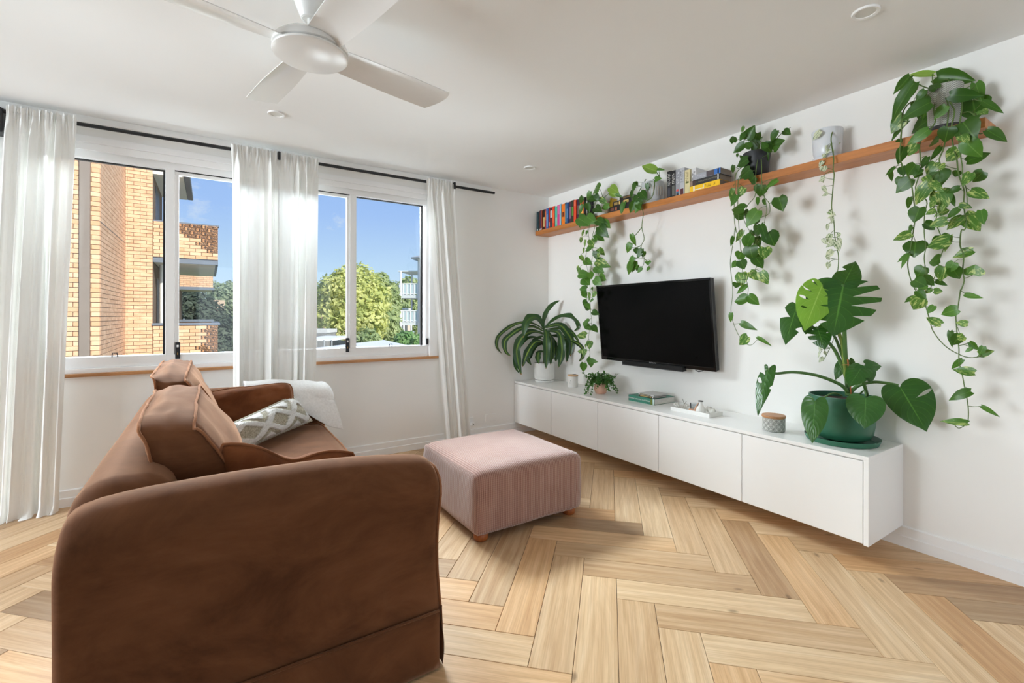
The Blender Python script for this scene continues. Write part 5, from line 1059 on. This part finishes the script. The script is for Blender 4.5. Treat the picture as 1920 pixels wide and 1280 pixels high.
def heart(s):
    x = max(0, min(.9999, s))*(len(HEART)-1); i_ = int(x); return HEART[i_].lerp(HEART[i_+1], x-i_)
def split_leaf(base, tip, width, nrm, mat, slits=(), curl=.12, cup=.10, asym=(1, 1), holes=()):
    """heart-shaped leaf; slits (side, t, depth, halfwidth) cut from the margin, holes (side, t, a0, a1, halfwidth) between"""
    base = Vector(base); tip = Vector(tip); d = tip-base; L = d.length; Y = d/L; n0 = Vector(nrm); Zv = (n0-Y*n0.dot(Y)).normalized(); Xv = Zv.cross(Y)
    NA = 10; vs_ = []; ac = []; al = []; fs = []
    for side in (-1, 1):
        cuts = sorted([(.20+.72*t_, dp, hw_*1.15, None) for (sd, t_, dp, hw_) in slits if sd == side] + [(.20+.72*t_, None, hw_, (a0, a1)) for (sd, t_, a0, a1, hw_) in holes if sd == side], key=lambda c: c[0])
        def g_(c, a):
            if c is None: return 0
            if c[1] is not None: q = (a-(1-c[1]))/c[1]; return c[2]*max(0, q)**.45 if q > 0 else 0
            a0, a1 = c[3]; return c[2]*math.sin(math.pi*(a-a0)/(a1-a0))**.6 if a0 < a < a1 else 0
        bnd = [None]+cuts+[None]
        for k in range(len(bnd)-1):
            c0, c1 = bnd[k], bnd[k+1]; s0 = c0[0] if c0 else 0.0; s1 = c1[0] if c1 else 1.0; NR = max(4, int((s1-s0)*44)); o_ = len(vs_)
            for i in range(NR+1):
                f_ = i/NR
                for j in range(NA+1):
                    a = j/NA; s = (s0+g_(c0, a))*(1-f_)+(s1-g_(c1, a))*f_; sm = s0*(1-f_)+s1*f_
                    mt = max(0.0, (sm-.16)/.84); o = heart(s); x = side*o.x*width*asym[0 if side < 0 else 1]*a; y = (mt*(1-a)+o.y*a)
                    z = -curl*L*max(0, y)**2 - cup*width*.5*a*a*(o.x*2) + .010*L*math.sin(s*17+side)*a
                    vs_.append(base+Y*(y*L)+Xv*x+Zv*z); ac.append(side*a); al.append(s)
            for i in range(NR):
                for j in range(NA): q = o_+i*(NA+1)+j; fs.append((q, q+1, q+NA+2, q+NA+1))
    me = bpy.data.meshes.new('leaf'); me.from_pydata([p-base for p in vs_], [], fs)
    for nm, dat in (('across', ac), ('along', al)):
        at_ = me.attributes.new(nm, 'FLOAT', 'POINT')
        for i, x in enumerate(dat): at_.data[i].value = x
    for p in me.polygons: p.use_smooth = True
    me.materials.append(mat); o = bpy.data.objects.new('leaf', me); COL.objects.link(o); o.parent = MO; o.location = base-WL[MO]; WL[o] = base
    return o
dM = depth_of((cM[0], cM[1], 1.0))
def mp(X, Y, off=0.0): p = at(1400+X/3.368, 480+Y/3.368, dM+off); return p if p.x < -.02 else on_x(1400+X/3.368, 480+Y/3.368, -.02)
px_m = dM/FPX/3.368
def mx(X, Y, x): return on_x(1400+X/3.368, 480+Y/3.368, x)
tc_ = (CAM-Vector(cM)).normalized()
six = lambda ts, dp, w: [(s, t_, dp, w) for s in (-1, 1) for t_ in ts]
split_leaf(mp(612,178,-.08), mp(548,490,-.16), 372*px_m, tc_+Vector((0,0,.25)), MD, [(1,.10,.62,.035),(1,.28,.66,.040),(1,.46,.62,.036),(1,.66,.45,.026),(-1,.30,.18,.012),(-1,.80,.45,.02)], .05, .12, (1.0, 1.04), [(-1,.22,.45,.60,.012),(-1,.42,.42,.56,.012),(-1,.58,.5,.6,.010)])
split_leaf(mp(614,176,-.075), mp(690,20,-.02), 148*px_m, tc_, MD, [(1,.62,.6,.05)], .10, .10)
split_leaf(mp(478,182,-.02), mp(366,452,-.10), 235*px_m, tc_+Vector((-.2,0,.2)), ML, [(-1,.24,.10,.010)], .06, .12, (1, .9), [(-1,.06,.34,.9,.020),(-1,.24,.32,.9,.026),(-1,.42,.30,.86,.026),(-1,.60,.30,.7,.024),(1,.30,.3,.8,.02),(1,.5,.3,.8,.02)])
split_leaf(mp(318,318,.02), mp(238,542,-.04), 168*px_m, tc_+Vector((-.6,.3,0)), MD, [(-1,.34,.72,.075),(1,.34,.70,.08),(1,.66,.5,.04)], .08, .14)
split_leaf(mp(446,452,.0), mp(492,584,-.05), 135*px_m, tc_+Vector((.2,.2,.3)), MD, [(-1,.12,.7,.035),(-1,.36,.7,.04),(-1,.60,.6,.035),(1,.4,.5,.03)], .1, .15)
split_leaf(mp(385,440,.03), mp(372,492,.03), 60*px_m, tc_, MD, [], .1, .1)
split_leaf(mp(138,716,.02), mp(54,986,-.06), 122*px_m, tc_+Vector((-.9,.5,.1)), MD, [(-1,.16,.80,.05),(1,.5,.3,.02)], .10, .15, (1, .8), [(-1,.36,.3,.92,.05)])
split_leaf(mp(432,916,-.20), mp(412,1174,-.24), 134*px_m, tc_+Vector((-.2,0,.15)), MG, [], .06, .10)
split_leaf(mp(752,896,-.20), mp(744,1080,-.245), 186*px_m, tc_+Vector((0,0,.35)), MG, [], .10, .10)
split_leaf(mx(968,826,-.135), mx(1136,1098,-.17), 268*px_m*.93, Vector((-.9,-.55,.2)), MD, [], .05, .10, (.85, 1.1), [(1,.36,.36,.96,.030)])
split_leaf(mp(728,700,-.10), mp(648,816,-.16), 128*px_m, tc_+Vector((0,0,.5)), MG, [(1,.5,.3,.03)], .05, .12)
split_leaf(mp(742,692,-.105), mp(790,796,-.14), 112*px_m, tc_+Vector((.1,-.2,.5)), MG, [(1,.30,.5,.05)], .05, .12)
split_leaf(mp(760,688,-.09), mp(854,690,-.10), 86*px_m, tc_+Vector((.1,-.2,.5)), MG, [], .10, .12)
split_leaf(mp(602,676,.03), mp(560,778,.03), 62*px_m, tc_+Vector((-.4,0,0)), MD, [], .10, .12)
split_leaf(mp(650,655,.02), mp(692,712,.03), 40*px_m, tc_, MD, [], .10, .12)
PET = plain('monstera_petiole', (74, 112, 50), .45, .12, 12); PETL = plain('monstera_petiole_lime', (128, 150, 66), .45, .1, 12)
def petiole(pts, r, mat=PET): obj('petiole', MB().tube(smooth_line([mp(*p) for p in pts], 6), [r*(1-.4*i/(6*len(pts))) for i in range(6*(len(pts)-1)+1)], 10), mat, MO, smooth=True)
petiole([(640,880,0),(632,740,0),(622,600,-.02),(615,400,-.05),(610,178,-.08)], .0125)
petiole([(625,760,0),(605,560,-.01),(580,480,-.01),(520,300,-.01),(480,185,-.02)], .010, PETL)
petiole([(630,760,0),(560,600,.01),(490,520,.01),(400,430,.02),(318,318,.02)], .009)
petiole([(628,700,0),(590,590,0),(540,490,0),(440,450,0)], .008)
petiole([(640,860,-.02),(590,810,-.02),(450,755,0),(300,732,.01),(180,740,.02),(138,712,.02)], .0095)
obj('petiole', MB().tube(smooth_line([mp(640,880,-.02), mp(700,820,-.03), mx(790,796,-.17), mx(880,800,-.145), mx(958,815,-.125)], 6), [.010-.004*i/24 for i in range(25)], 10), PET, MO, smooth=True)
petiole([(600,880,-.05),(550,865,-.12),(500,885,-.17),(465,922,-.20),(432,912,-.20)], .0045)
petiole([(700,890,-.04),(725,860,-.10),(745,850,-.16),(752,886,-.20)], .0045)
petiole([(760,880,-.03),(745,820,-.05),(720,760,-.07),(735,700,-.10)], .009)
petiole([(655,880,0),(635,800,0),(615,740,.02),(602,676,.03)], .007)
petiole([(655,760,.01),(640,690,.02),(650,655,.02)], .006)
obj('stake', MB().tube([mp(660,880,-.03), mp(650,760,-.03), mp(638,650,-.03)], .0035, 8), plain('cane_stake', (176, 104, 56), .7), MO)
obj('tie', MB().tube([mp(600,688,-.03), mp(640,684,-.04), mp(664,690,-.03)], .0018, 6), plain('raffia', (180, 130, 80), .8), MO)
# ================================================================ outside
def brick_mat(name, stain=False):
    M = Mat(name); co = M.coords(); r = M.rand(); nz = M.noise(co, 22, 4)
    col = M.mix(r, S((214, 168, 128)), S((236, 198, 162))); col = M.mix(M.math('MULTIPLY', nz, .35), col, S((190, 128, 84)))
    M.set(Base_Color=col, Roughness=.9); M.bump(nz, .2, .004); return M.m
BR = brick_mat('tan_brick')
def brick_stuff():
    M = Mat('tan_brick_wall'); co = M.coords(); vo = M.noise(M.mapping(co, (3.7, 3.7, 11.3)), 1.0, 2); nz = M.noise(co, 22, 4)
    col = M.ramp(vo, [(.35, S((212, 168, 132))), (.65, S((234, 196, 160)))]); col = M.mix(M.math('MULTIPLY', nz, .3), col, S((190, 128, 84))); M.set(Base_Color=col, Roughness=.9); return M.m
BRS = brick_stuff()
def stain_mat():
    M = Mat('lichen_stain_brick'); co = M.coords(); r = M.rand(); nz = M.noise(co, 40, 5, .7)
    M.set(Base_Color=M.mix(M.ramp(nz, [(.36, (0,0,0,1)), (.56, (1,1,1,1))]), M.mix(r, S((206, 146, 98)), S((226, 172, 122))), S((50, 46, 47))), Roughness=.95); return M.m
BST = stain_mat()
MORT = plain('mortar', (120, 96, 76), .95, .1, 8); SLAB = plain('balcony_slab_grey', (110, 118, 128), .8, .08, 4); SOFF = plain('soffit_beige', (238, 228, 210), .85, .04, 2)
CAPM = plain('parapet_cap_grey', (104, 112, 122), .6, .1, 6); DKWIN = plain('dark_opening', (64, 52, 48), .5, .1, 4); PIPEM = plain('downpipe_grey', (128, 114, 102), .55, .05, 3); WPIPE = plain('white_pipe', (222, 218, 208), .5, .03)
AP = thing('apartment_building', 'tan brick apartment building with stained balconies outside the window', 'building', (-4.6, 10.3, -3.2))
BL_, BH, MJ = .240, .0865, .010
PIERX = -4.615; PY = 7.28; FYW = 10.30
obj('pier', MB().box(-7.5, PIERX-.008, PY+.008, 10.4, -3.2, 6.5), MORT, AP)
obj('wall', MB().box(-4.9, -4.10, FYW+.008, 13.0, -3.2, 6.2), MORT, AP)
bme = {}
def brick_mesh(l, mat):
    k = (round(l, 4), mat.name)
    if k not in bme:
        mb = MB().box(-l/2, l/2, -.04, .008, 0, BH-MJ); me = bpy.data.meshes.new('brick'); me.from_pydata(mb.v, [], mb.f); me.materials.append(mat); bme[k] = me
    return bme[k]
singles = []; stuff = MB()
def wall_face(x0, x1, z0, z1, y, single, stain=None):
    row = 0; z = z0
    while z + BH*.9 < z1:
        x = x1; first = True
        off = BL_/2 if row % 2 else 0
        while x > x0 + .01:
            l = min((off if first and off else BL_), x-x0); l_ = l-MJ
            if l_ > .02:
                c = Vector((x-l/2, y, z)); mt = BR
                if stain and stain(c): mt = BST
                if single(c): singles.append((c, l_, mt))
                elif mt is BR: stuff.box(c.x-l_/2, c.x+l_/2, y-.008, y+.04, z, z+BH-MJ)
                else: stainmb.box(c.x-l_/2, c.x+l_/2, y-.008, y+.04, z, z+BH-MJ)
            x -= l; first = False
        z += BH; row += 1
stainmb = MB()
wall_face(-6.3, PIERX, -1.2, 5.4, PY+.008, lambda c: c.x > -5.45 and -.05 < c.z < 3.75)
# return wall of the pier: courses running back
row = 0; z = -1.2
while z < 5.4:
    y = PY+.01; first = True
    while y < FYW:
        l = min(BL_/2 if (first and row % 2 == 0) else BL_, FYW-y)
        if l > .03: stuff.box(PIERX-.04, PIERX+.0, y, y+l-MJ, z, z+BH-MJ)
        y += l; first = False
    z += BH; row += 1
wall_face(PIERX, -4.10, -1.2, 6.1, FYW, lambda c: False)
PX1 = -2.765
pst_u = lambda c: noise.noise(Vector((c.x*2.2, c.z*2.5, 3)))*.5 + (c.x+3.55)*.75 + (c.z-2.75)*.95 > .5
pst_l = lambda c: noise.noise(Vector((c.x*2.2, c.z*2.5, 8)))*.45 + (c.x+3.4)*1.5 > .42
for (z0, z1, stn) in ((2.575, 3.43, pst_u), (-.05, .90, pst_l)):
    obj('parapet', MB().box(-4.10, PX1-.01, FYW+.008, FYW+.16, z0, z1), MORT, AP)
    wall_face(-4.095, PX1, z0, z1+.03, FYW, lambda c: True, stn)
singles.sort(key=lambda q: (q[0]-CAM).length)
for c, l_, mt in singles[:300]: inst('brick', brick_mesh(l_, mt), AP, Matrix.Translation(c))
for c, l_, mt in singles[300:]: (stuff if mt is BR else stainmb).box(c.x-l_/2, c.x+l_/2, c.y-.008, c.y+.04, c.z, c.z+BH-MJ)
o = obj('brickwork', stuff, BRS, AP, org=(0, 0, 0)); o['kind'] = 'stuff'
if stainmb.v: o = obj('stained_brickwork', stainmb, BST, AP, org=(0, 0, 0)); o['kind'] = 'stuff'
obj('slab_line', MB().box(-6.3, PIERX+.004, PY-.004, PY+.02, 2.845, 2.862).box(PIERX-.02, PIERX+.004, PY, FYW, 2.845, 2.862), PIPEM, AP)
obj('parapet_cap', MB().bbox(-4.10, PX1+.02, FYW-.03, FYW+.18, 3.425, 3.465, .008), CAPM, AP); obj('parapet_cap', MB().bbox(-4.12, PX1+.05, FYW-.05, FYW+.18, .90, .965, .02), CAPM, AP)
obj('parapet_cap', MB().bbox(PX1-.14, PX1+.05, FYW+.18, 13.2, .90, .965, .02), CAPM, AP)
obj('balcony_slab', MB().box(-4.10, PX1, FYW-.01, 14.6, 2.445, 2.575), SLAB, AP); obj('soffit', MB().box(-4.08, PX1-.06, FYW+.06, 14.5, 2.438, 2.446), SOFF, AP)
obj('balcony_slab', MB().box(-4.10, PX1, FYW-.01, 13.2, -.20, -.05), SLAB, AP)
dp = obj('downpipe', MB().bbox(-4.888, -4.742, PY-.10, PY-.01, -3.2, 6.4, .01), PIPEM, AP)
for z in (3.36, .42): obj('pipe_bracket', MB().box(-4.93, -4.70, PY-.03, PY, z, z+.03), PIPEM, dp)
obj('column', MB().tube([(-3.96, 11.0, -.05), (-3.96, 11.0, 2.44)], .06, 12), WPIPE, AP, smooth=True, angle=50)
obj('door_opening', MB().box(-4.11, -4.085, 11.3, 12.2, -.05, 2.1), DKWIN, AP); obj('door_opening', MB().box(-4.11, -4.085, 10.8, 11.9, 2.6, 4.4), DKWIN, AP)
rf = obj('roof_eave', MB().box(-4.15, -3.50, 10.3, 13.0, 4.58, 4.66), SOFF, AP); obj('gutter', MB().bbox(-3.50, -3.36, 10.2, 13.1, 4.60, 4.74, .02), plain('gutter_grey', (120, 120, 124), .6), rf)
# farther block
FB = thing('far_balcony_block', 'farther tan brick block with projecting balconies behind the first', 'building', (-4.5, 22, -3.2))
def far_bricks(x0, x1, z0, z1, y):
    mb = MB(); z = z0; row = 0
    while z+BH*.9 < z1:
        x = x0-(BL_/2 if row % 2 else 0)
        while x < x1:
            a, b = max(x, x0), min(x+BL_-MJ, x1)
            if b-a > .03: mb.box(a, b, y-.01, y+.03, z, z+BH-MJ)
            x += BL_
        z += BH; row += 1
    return mb
obj('wall', MB().box(-6.5, -4.02, 20.0, 23.5, -3.2, 5.0), MORT, FB); q = obj('brickwork', far_bricks(-4.9, -4.02, -.5, 3.0, 20.0), BRS, FB); q['kind'] = 'stuff'
obj('parapet', MB().box(-4.6, -2.80, 21.0, 21.15, 2.40, 3.3), MORT, FB); q = obj('brickwork', far_bricks(-4.6, -2.80, 2.40, 3.3, 21.0), BRS, FB); q['kind'] = 'stuff'
obj('balcony_slab', MB().box(-4.6, -2.74, 20.95, 23.2, 2.27, 2.40), SLAB, FB); obj('soffit', MB().box(-4.5, -2.82, 21.0, 23.1, 2.262, 2.272), SOFF, FB)
obj('parapet', MB().box(-4.6, -2.80, 21.0, 21.15, -.3, .86), MORT, FB); q = obj('brickwork', far_bricks(-4.6, -2.80, -.3, .86, 21.0), BRS, FB); q['kind'] = 'stuff'
obj('parapet_cap', MB().box(-4.6, -2.76, 20.95, 21.2, .86, .96), CAPM, FB)
obj('window_opening', MB().box(-4.42, -4.28, 19.96, 20.0, .0, 2.2), DKWIN, FB)
# ground
GR = plain('ground_grass', (120, 132, 84), .95, .2, .6); struct('ground', MB().box(-60, 70, 0.6, 110, -3.3, -3.2), GR)
# flat white roof below the window
RW = plain('roof_membrane_white', (232, 232, 230), .6, .03, 1.5)
fr = thing('flat_roof', 'flat white garage roof just below the window outside', 'roof', (0.6, 7.0, -3.2))
pz = [on_z(720, 637, .3), on_z(590, 652, .3), on_z(700, 690, .3), on_z(800, 655, .3)]
c0 = Vector((2.19, 12.256, 0)); 
obj('roof_sheet', MB().prism([(2.19, 12.256), (-1.9, 7.92), (-.6, 4.2), (1.1, 3.6), (1.665, 7.196)], .22, .30), RW, fr)
obj('garage_wall', MB().prism([(2.05, 11.9), (-1.6, 7.8), (-.4, 4.5), (1.0, 4.0), (1.5, 7.3)], -3.2, .22), plain('garage_render', (206, 202, 194), .85), fr)
# trees
def tree_mat(name, a, b, c):
    M = Mat(name); co = M.coords(); nz = M.noise(co, 1.1, 4); n2 = M.noise(co, 9, 2)
    col = M.ramp(nz, [(.35, S(a)), (.5, S(b)), (.66, S(c))]); col = M.mix(M.math('MULTIPLY', n2, .4), col, S(b)); M.set(Base_Color=col, Roughness=.7)
    tl = M.n('ShaderNodeBsdfTranslucent'); M.link(col, tl.inputs[0]); mx = M.n('ShaderNodeMixShader', {0: .45}); M.link(M.b.outputs[0], mx.inputs[1]); M.link(tl.outputs[0], mx.inputs[2]); M.link(mx.outputs[0], M.o.inputs[0]); return M.m
BARK = plain('bark', (96, 80, 64), .95, .2, 6)
def tree(label, c, blobs, n, leaf, mat, seed, name='tree', cat='tree', group='trees beyond the garden'):
    zc = min(1.0, blobs[0][2]-.2*blobs[0][3]); k_ = 1.0 if name == 'tree' else .22
    rg = random.Random(seed); t = thing(name, label, cat, (c[0], c[1], -3.2), group); mb = MB(); tot = sum(b[3]**2 for b in blobs)
    for (bx, by, bz, r) in blobs:
        for _ in range(int(n*r*r/tot)):
            d_ = Vector((rg.gauss(0,1), rg.gauss(0,1), rg.gauss(0,1))).normalized(); rad = r*(.62+.42*rg.random()**.7)*(1+.22*noise.noise(d_*2.3+Vector((bx, by, bz))))
            p = Vector((bx, by, bz))+d_*rad; n0 = (d_+Vector((rg.uniform(-1,1), rg.uniform(-1,1), rg.uniform(-.3,1)))*.8).normalized(); a = n0.orthogonal().normalized(); a.rotate(Matrix.Rotation(rg.uniform(0, 6.28), 3, n0)); b = n0.cross(a); s = leaf*rg.uniform(.6, 1.3)
            mb.add([p-a*s, p+b*s*.55-n0*.1*s, p+a*s, p-b*s*.55-n0*.1*s], [(0, 1, 2, 3)])
    o = obj('foliage', mb, mat, t); o['kind'] = 'stuff'
    tr_ = MB().tube([(c[0], c[1], -3.2), (c[0]+.05, c[1], (zc-3.2)/2), (c[0], c[1], zc)], [.28*k_, .22*k_, .14*k_], 10)
    for (bx, by, bz, r) in blobs[:7]: tr_.tube([(c[0], c[1], zc-.6*k_), ((c[0]+bx)/2, (c[1]+by)/2, (bz+zc)/2), (bx, by, bz)], [.11*k_, .07*k_, .03*k_], 7)
    obj('trunk', tr_, BARK, t, smooth=True)
def blob(u, v, d_, rpx): p = at(u, v, d_); return (p.x, p.y, p.z, rpx*d_/FPX)
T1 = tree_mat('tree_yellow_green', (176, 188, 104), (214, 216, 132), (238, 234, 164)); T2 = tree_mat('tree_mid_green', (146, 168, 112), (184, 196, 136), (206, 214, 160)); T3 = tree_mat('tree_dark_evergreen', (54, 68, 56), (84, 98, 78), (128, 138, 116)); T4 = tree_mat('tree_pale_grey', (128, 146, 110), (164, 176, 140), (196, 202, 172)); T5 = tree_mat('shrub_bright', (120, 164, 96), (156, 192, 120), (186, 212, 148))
c1 = at(655, 640, 28)
tree('big yellow-green tree in full leaf beyond the flat roof', c1, [blob(655,560,28,56), blob(628,556,28,38), blob(690,560,28,44), blob(645,525,28,26), blob(672,528,28.6,34), blob(620,590,27.5,34), blob(650,610,27,40), blob(690,605,27,38), blob(606,575,28,18)], 7000, .17, T1, 1)
c1 = at(715, 640, 33)
tree('duller green tree behind the balconies of the pale building', c1, [blob(712,552,33,34), blob(726,570,33,28), blob(716,600,32,34), blob(735,628,32,22), blob(712,528,33,18), blob(734,545,33,14)], 5000, .19, T2, 2)
c1 = at(375, 640, 25)
tree('dark evergreen tree behind the brick balconies', c1, [blob(368,580,25,34), blob(395,600,25,34), blob(415,625,24.5,34), blob(380,640,24.5,40), blob(425,655,24,28), blob(355,560,26,26)], 6500, .13, T3, 3)
c1 = at(425, 600, 44)
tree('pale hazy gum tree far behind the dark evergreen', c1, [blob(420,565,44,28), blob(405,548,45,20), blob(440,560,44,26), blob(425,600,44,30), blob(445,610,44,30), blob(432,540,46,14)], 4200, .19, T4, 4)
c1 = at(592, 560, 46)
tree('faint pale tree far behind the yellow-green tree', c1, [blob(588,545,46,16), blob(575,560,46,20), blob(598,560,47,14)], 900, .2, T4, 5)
for i, (u, v, d_, r, lab) in enumerate(((762,640,21,20,'bright green shrub under the pale balconies'), (788,644,20,18,'bright green shrub against the pale building wall'), (690,640,24,24,'low dark green shrub under the yellow-green tree'))):
    c1 = at(u, v+10, d_); tree(lab, c1, [blob(u, v, d_, r), blob(u-10, v+10, d_, r*.8), blob(u+10, v+8, d_, r*.8)], 1800, .12, T5 if i < 2 else T2, 20+i, 'shrub', 'shrub', 'shrubs around the flat roof')
# pale apartment building with balconies
DP = 44.0
A0 = at(783, 591, DP); A0.z = 0; B0 = at(748.5, 591, DP*1.004); B0.z = 0; W1 = at(815, 591, DP*.965); W1.z = 0
bn = Vector((-(A0-B0).y, (A0-B0).x, 0)).normalized(); back = bn*4.0; zv = lambda v: CAM.z+(CYPX-v)*DP/FPX
PB = thing('pale_apartment', 'pale grey rendered apartments with glass balconies beyond the trees', 'building', (A0.x, A0.y, -3.2))
PR = plain('pale_render', (226, 228, 224), .85, .02, 2); PW_ = plain('balcony_white', (240, 242, 240), .5, .02); FG = plain('frosted_balustrade', (200, 216, 214), .35, .03)
poly = [A0, W1, W1+bn*8, A0+bn*8]
obj('wall', MB().prism([(q.x, q.y) for q in poly], -3.2, zv(482)), PR, PB)
d_ = (B0-A0).normalized(); ev = [A0+d_*.55-bn*.3, W1-bn*.3, W1+bn*8.5, A0+d_*.55+bn*8.5]; cen = (ev[1]+ev[2])/2; ze = zv(486)
obj('roof', MB().prism([(q.x, q.y) for q in ev], ze, ze+.15).add([(q.x, q.y, ze+.15) for q in ev]+[(cen.x, cen.y, ze+1.3)], [(0,1,4), (1,2,4), (2,3,4), (3,0,4)]), plain('roof_tile_grey', (190, 192, 190), .8, .06, 3), PB)
def slab(z0, z1, ext=0.0, name='balcony_slab', mat=PR):
    p = [A0, B0+d_*ext, B0+d_*ext+back, A0+back]; obj(name, MB().prism([(q.x, q.y) for q in p], z0, z1), mat, PB)
for v in (553, 604): slab(zv(v)-.30, zv(v))
slab(zv(509), zv(507), .15, 'balcony_roof', PW_)
for v in (553, 604):
    zb = zv(v); hr = 1.05
    obj('handrail', MB().tube([A0+Vector((0,0,zb+hr)), B0+Vector((0,0,zb+hr)), B0+back+Vector((0,0,zb+hr))], .06, 6).tube([A0+Vector((0,0,zb+.1)), B0+Vector((0,0,zb+.1)), B0+back+Vector((0,0,zb+.1))], .05, 6), PW_, PB)
    for k in range(6):
        p = A0.lerp(B0, k/5); obj('baluster', MB().tube([p+Vector((0,0,zb)), p+Vector((0,0,zb+hr))], .05, 5), PW_, PB)
        if k < 5: q = A0.lerp(B0, (k+1)/5); obj('glass_panel', MB().prism([(p.x, p.y), (q.x, q.y), (q.x+bn.x*.02, q.y+bn.y*.02), (p.x+bn.x*.02, p.y+bn.y*.02)], zb+.14, zb+hr-.05), FG, PB)
for p in (B0-(B0-A0)*.08, B0+back*.95): obj('post', MB().tube([p+Vector((0,0,-3.2)), p+Vector((0,0,zv(509)))], .09, 8), PW_, PB)
for k in (0.35, .75): p = A0.lerp(B0, k); obj('post', MB().tube([p+Vector((0,0,-3.2)), p+Vector((0,0,zv(604)-.3))], .09, 8), PW_, PB)
# shed, carport, fence and a pink house
def flat_box(name, label, cat, u0, v0, u1, v1, d_, deep, mat, roof=None):
    a = at(u0, v0, d_); b = at(u1, v0, d_); zt = a.z; zb = at(u0, v1, d_).z; t = thing(name, label, cat, ((a.x+b.x)/2, (a.y+b.y)/2, -3.2))
    d2 = Vector((b.x-a.x, b.y-a.y, 0)); n_ = Vector((-d2.y, d2.x, 0)).normalized()*deep; poly = [(a.x, a.y), (b.x, b.y), (b.x+n_.x, b.y+n_.y), (a.x+n_.x, a.y+n_.y)]
    obj('wall', MB().prism(poly, -3.2, zt), mat, t)
    if roof: obj('roof', MB().prism([(Vector((p[0], p[1], 0))+(Vector((p[0], p[1], 0))-Vector(((a.x+b.x)/2, (a.y+b.y)/2, 0)))*.06)[:2] for p in poly], zt, zt+.18), roof, t)
    return t
flat_box('pink_house', 'pink brick house glimpsed left of the yellow-green tree', 'house', 560, 556, 612, 640, 40, 6, plain('pink_brick', (216, 172, 152), .9, .05, 2), plain('roof_pale_tin', (214, 206, 200), .7))
flat_box('cream_house', 'cream house glimpsed between the trees and the pale balconies', 'house', 722, 580, 752, 640, 52, 5, plain('cream_render', (226, 202, 180), .9, .05, 2), plain('roof_white_tin', (232, 230, 226), .7))
flat_box('tan_chimney_house', 'tan house end wall among the trees behind the brick block', 'house', 389, 562, 405, 640, 39, 1.2, plain('tan_render', (206, 180, 152), .9, .05, 2))
flat_box('garden_shed', 'grey garden shed with pale roof beside the timber fence', 'shed', 560, 624, 612, 660, 22.5, 1.2, plain('shed_grey', (140, 138, 134), .85, .1, 3), plain('shed_roof', (208, 206, 202), .7))
cp = thing('carport', 'low white-roofed carport with open steel frame', 'carport', tuple(at(600, 640, 19).xy)+(-3.2,))
a, b = at(565, 637, 19), at(622, 637, 19); n_ = Vector((-(b.y-a.y), b.x-a.x, 0)).normalized()*2.5
obj('roof', MB().prism([(a.x, a.y), (b.x, b.y), (b.x+n_.x, b.y+n_.y), (a.x+n_.x, a.y+n_.y)], a.z-.04, a.z+.06), PW_, cp)
for k in range(5): p = a.lerp(b, k/4); obj('post', MB().tube([(p.x, p.y, -3.2), (p.x, p.y, a.z)], .03, 6), plain('steel_grey', (170, 172, 172), .5), cp)
fe = thing('timber_fence', 'weathered grey paling fence below the yellow-green tree', 'fence', tuple(at(640, 650, 23).xy)+(-3.2,)); FEN = plain('paling_grey', (150, 146, 138), .9, .15, 5)
a, b = at(618, 634, 23), at(670, 642, 21.5)
pal = MB().box(-.06, .06, -.01, .01, -2.9, 0)
pme = bpy.data.meshes.new('paling'); pme.from_pydata(pal.v, [], pal.f); pme.materials.append(FEN)
ang = math.atan2((b-a).y, (b-a).x); nP = int((b-a).xy.length/.135)
for k in range(nP+1): p = a.lerp(b, k/nP); inst('paling', pme, fe, Matrix.Translation(p) @ Matrix.Rotation(ang, 4, 'Z'))
c1 = at(765, 600, 60)
tree('olive tree showing above and behind the glass balconies', c1, [blob(768,540,60,22), blob(748,548,60,20), blob(785,545,60,18), blob(765,575,60,24), blob(750,600,60,24), blob(778,602,60,24)], 3000, .3, T2, 40)
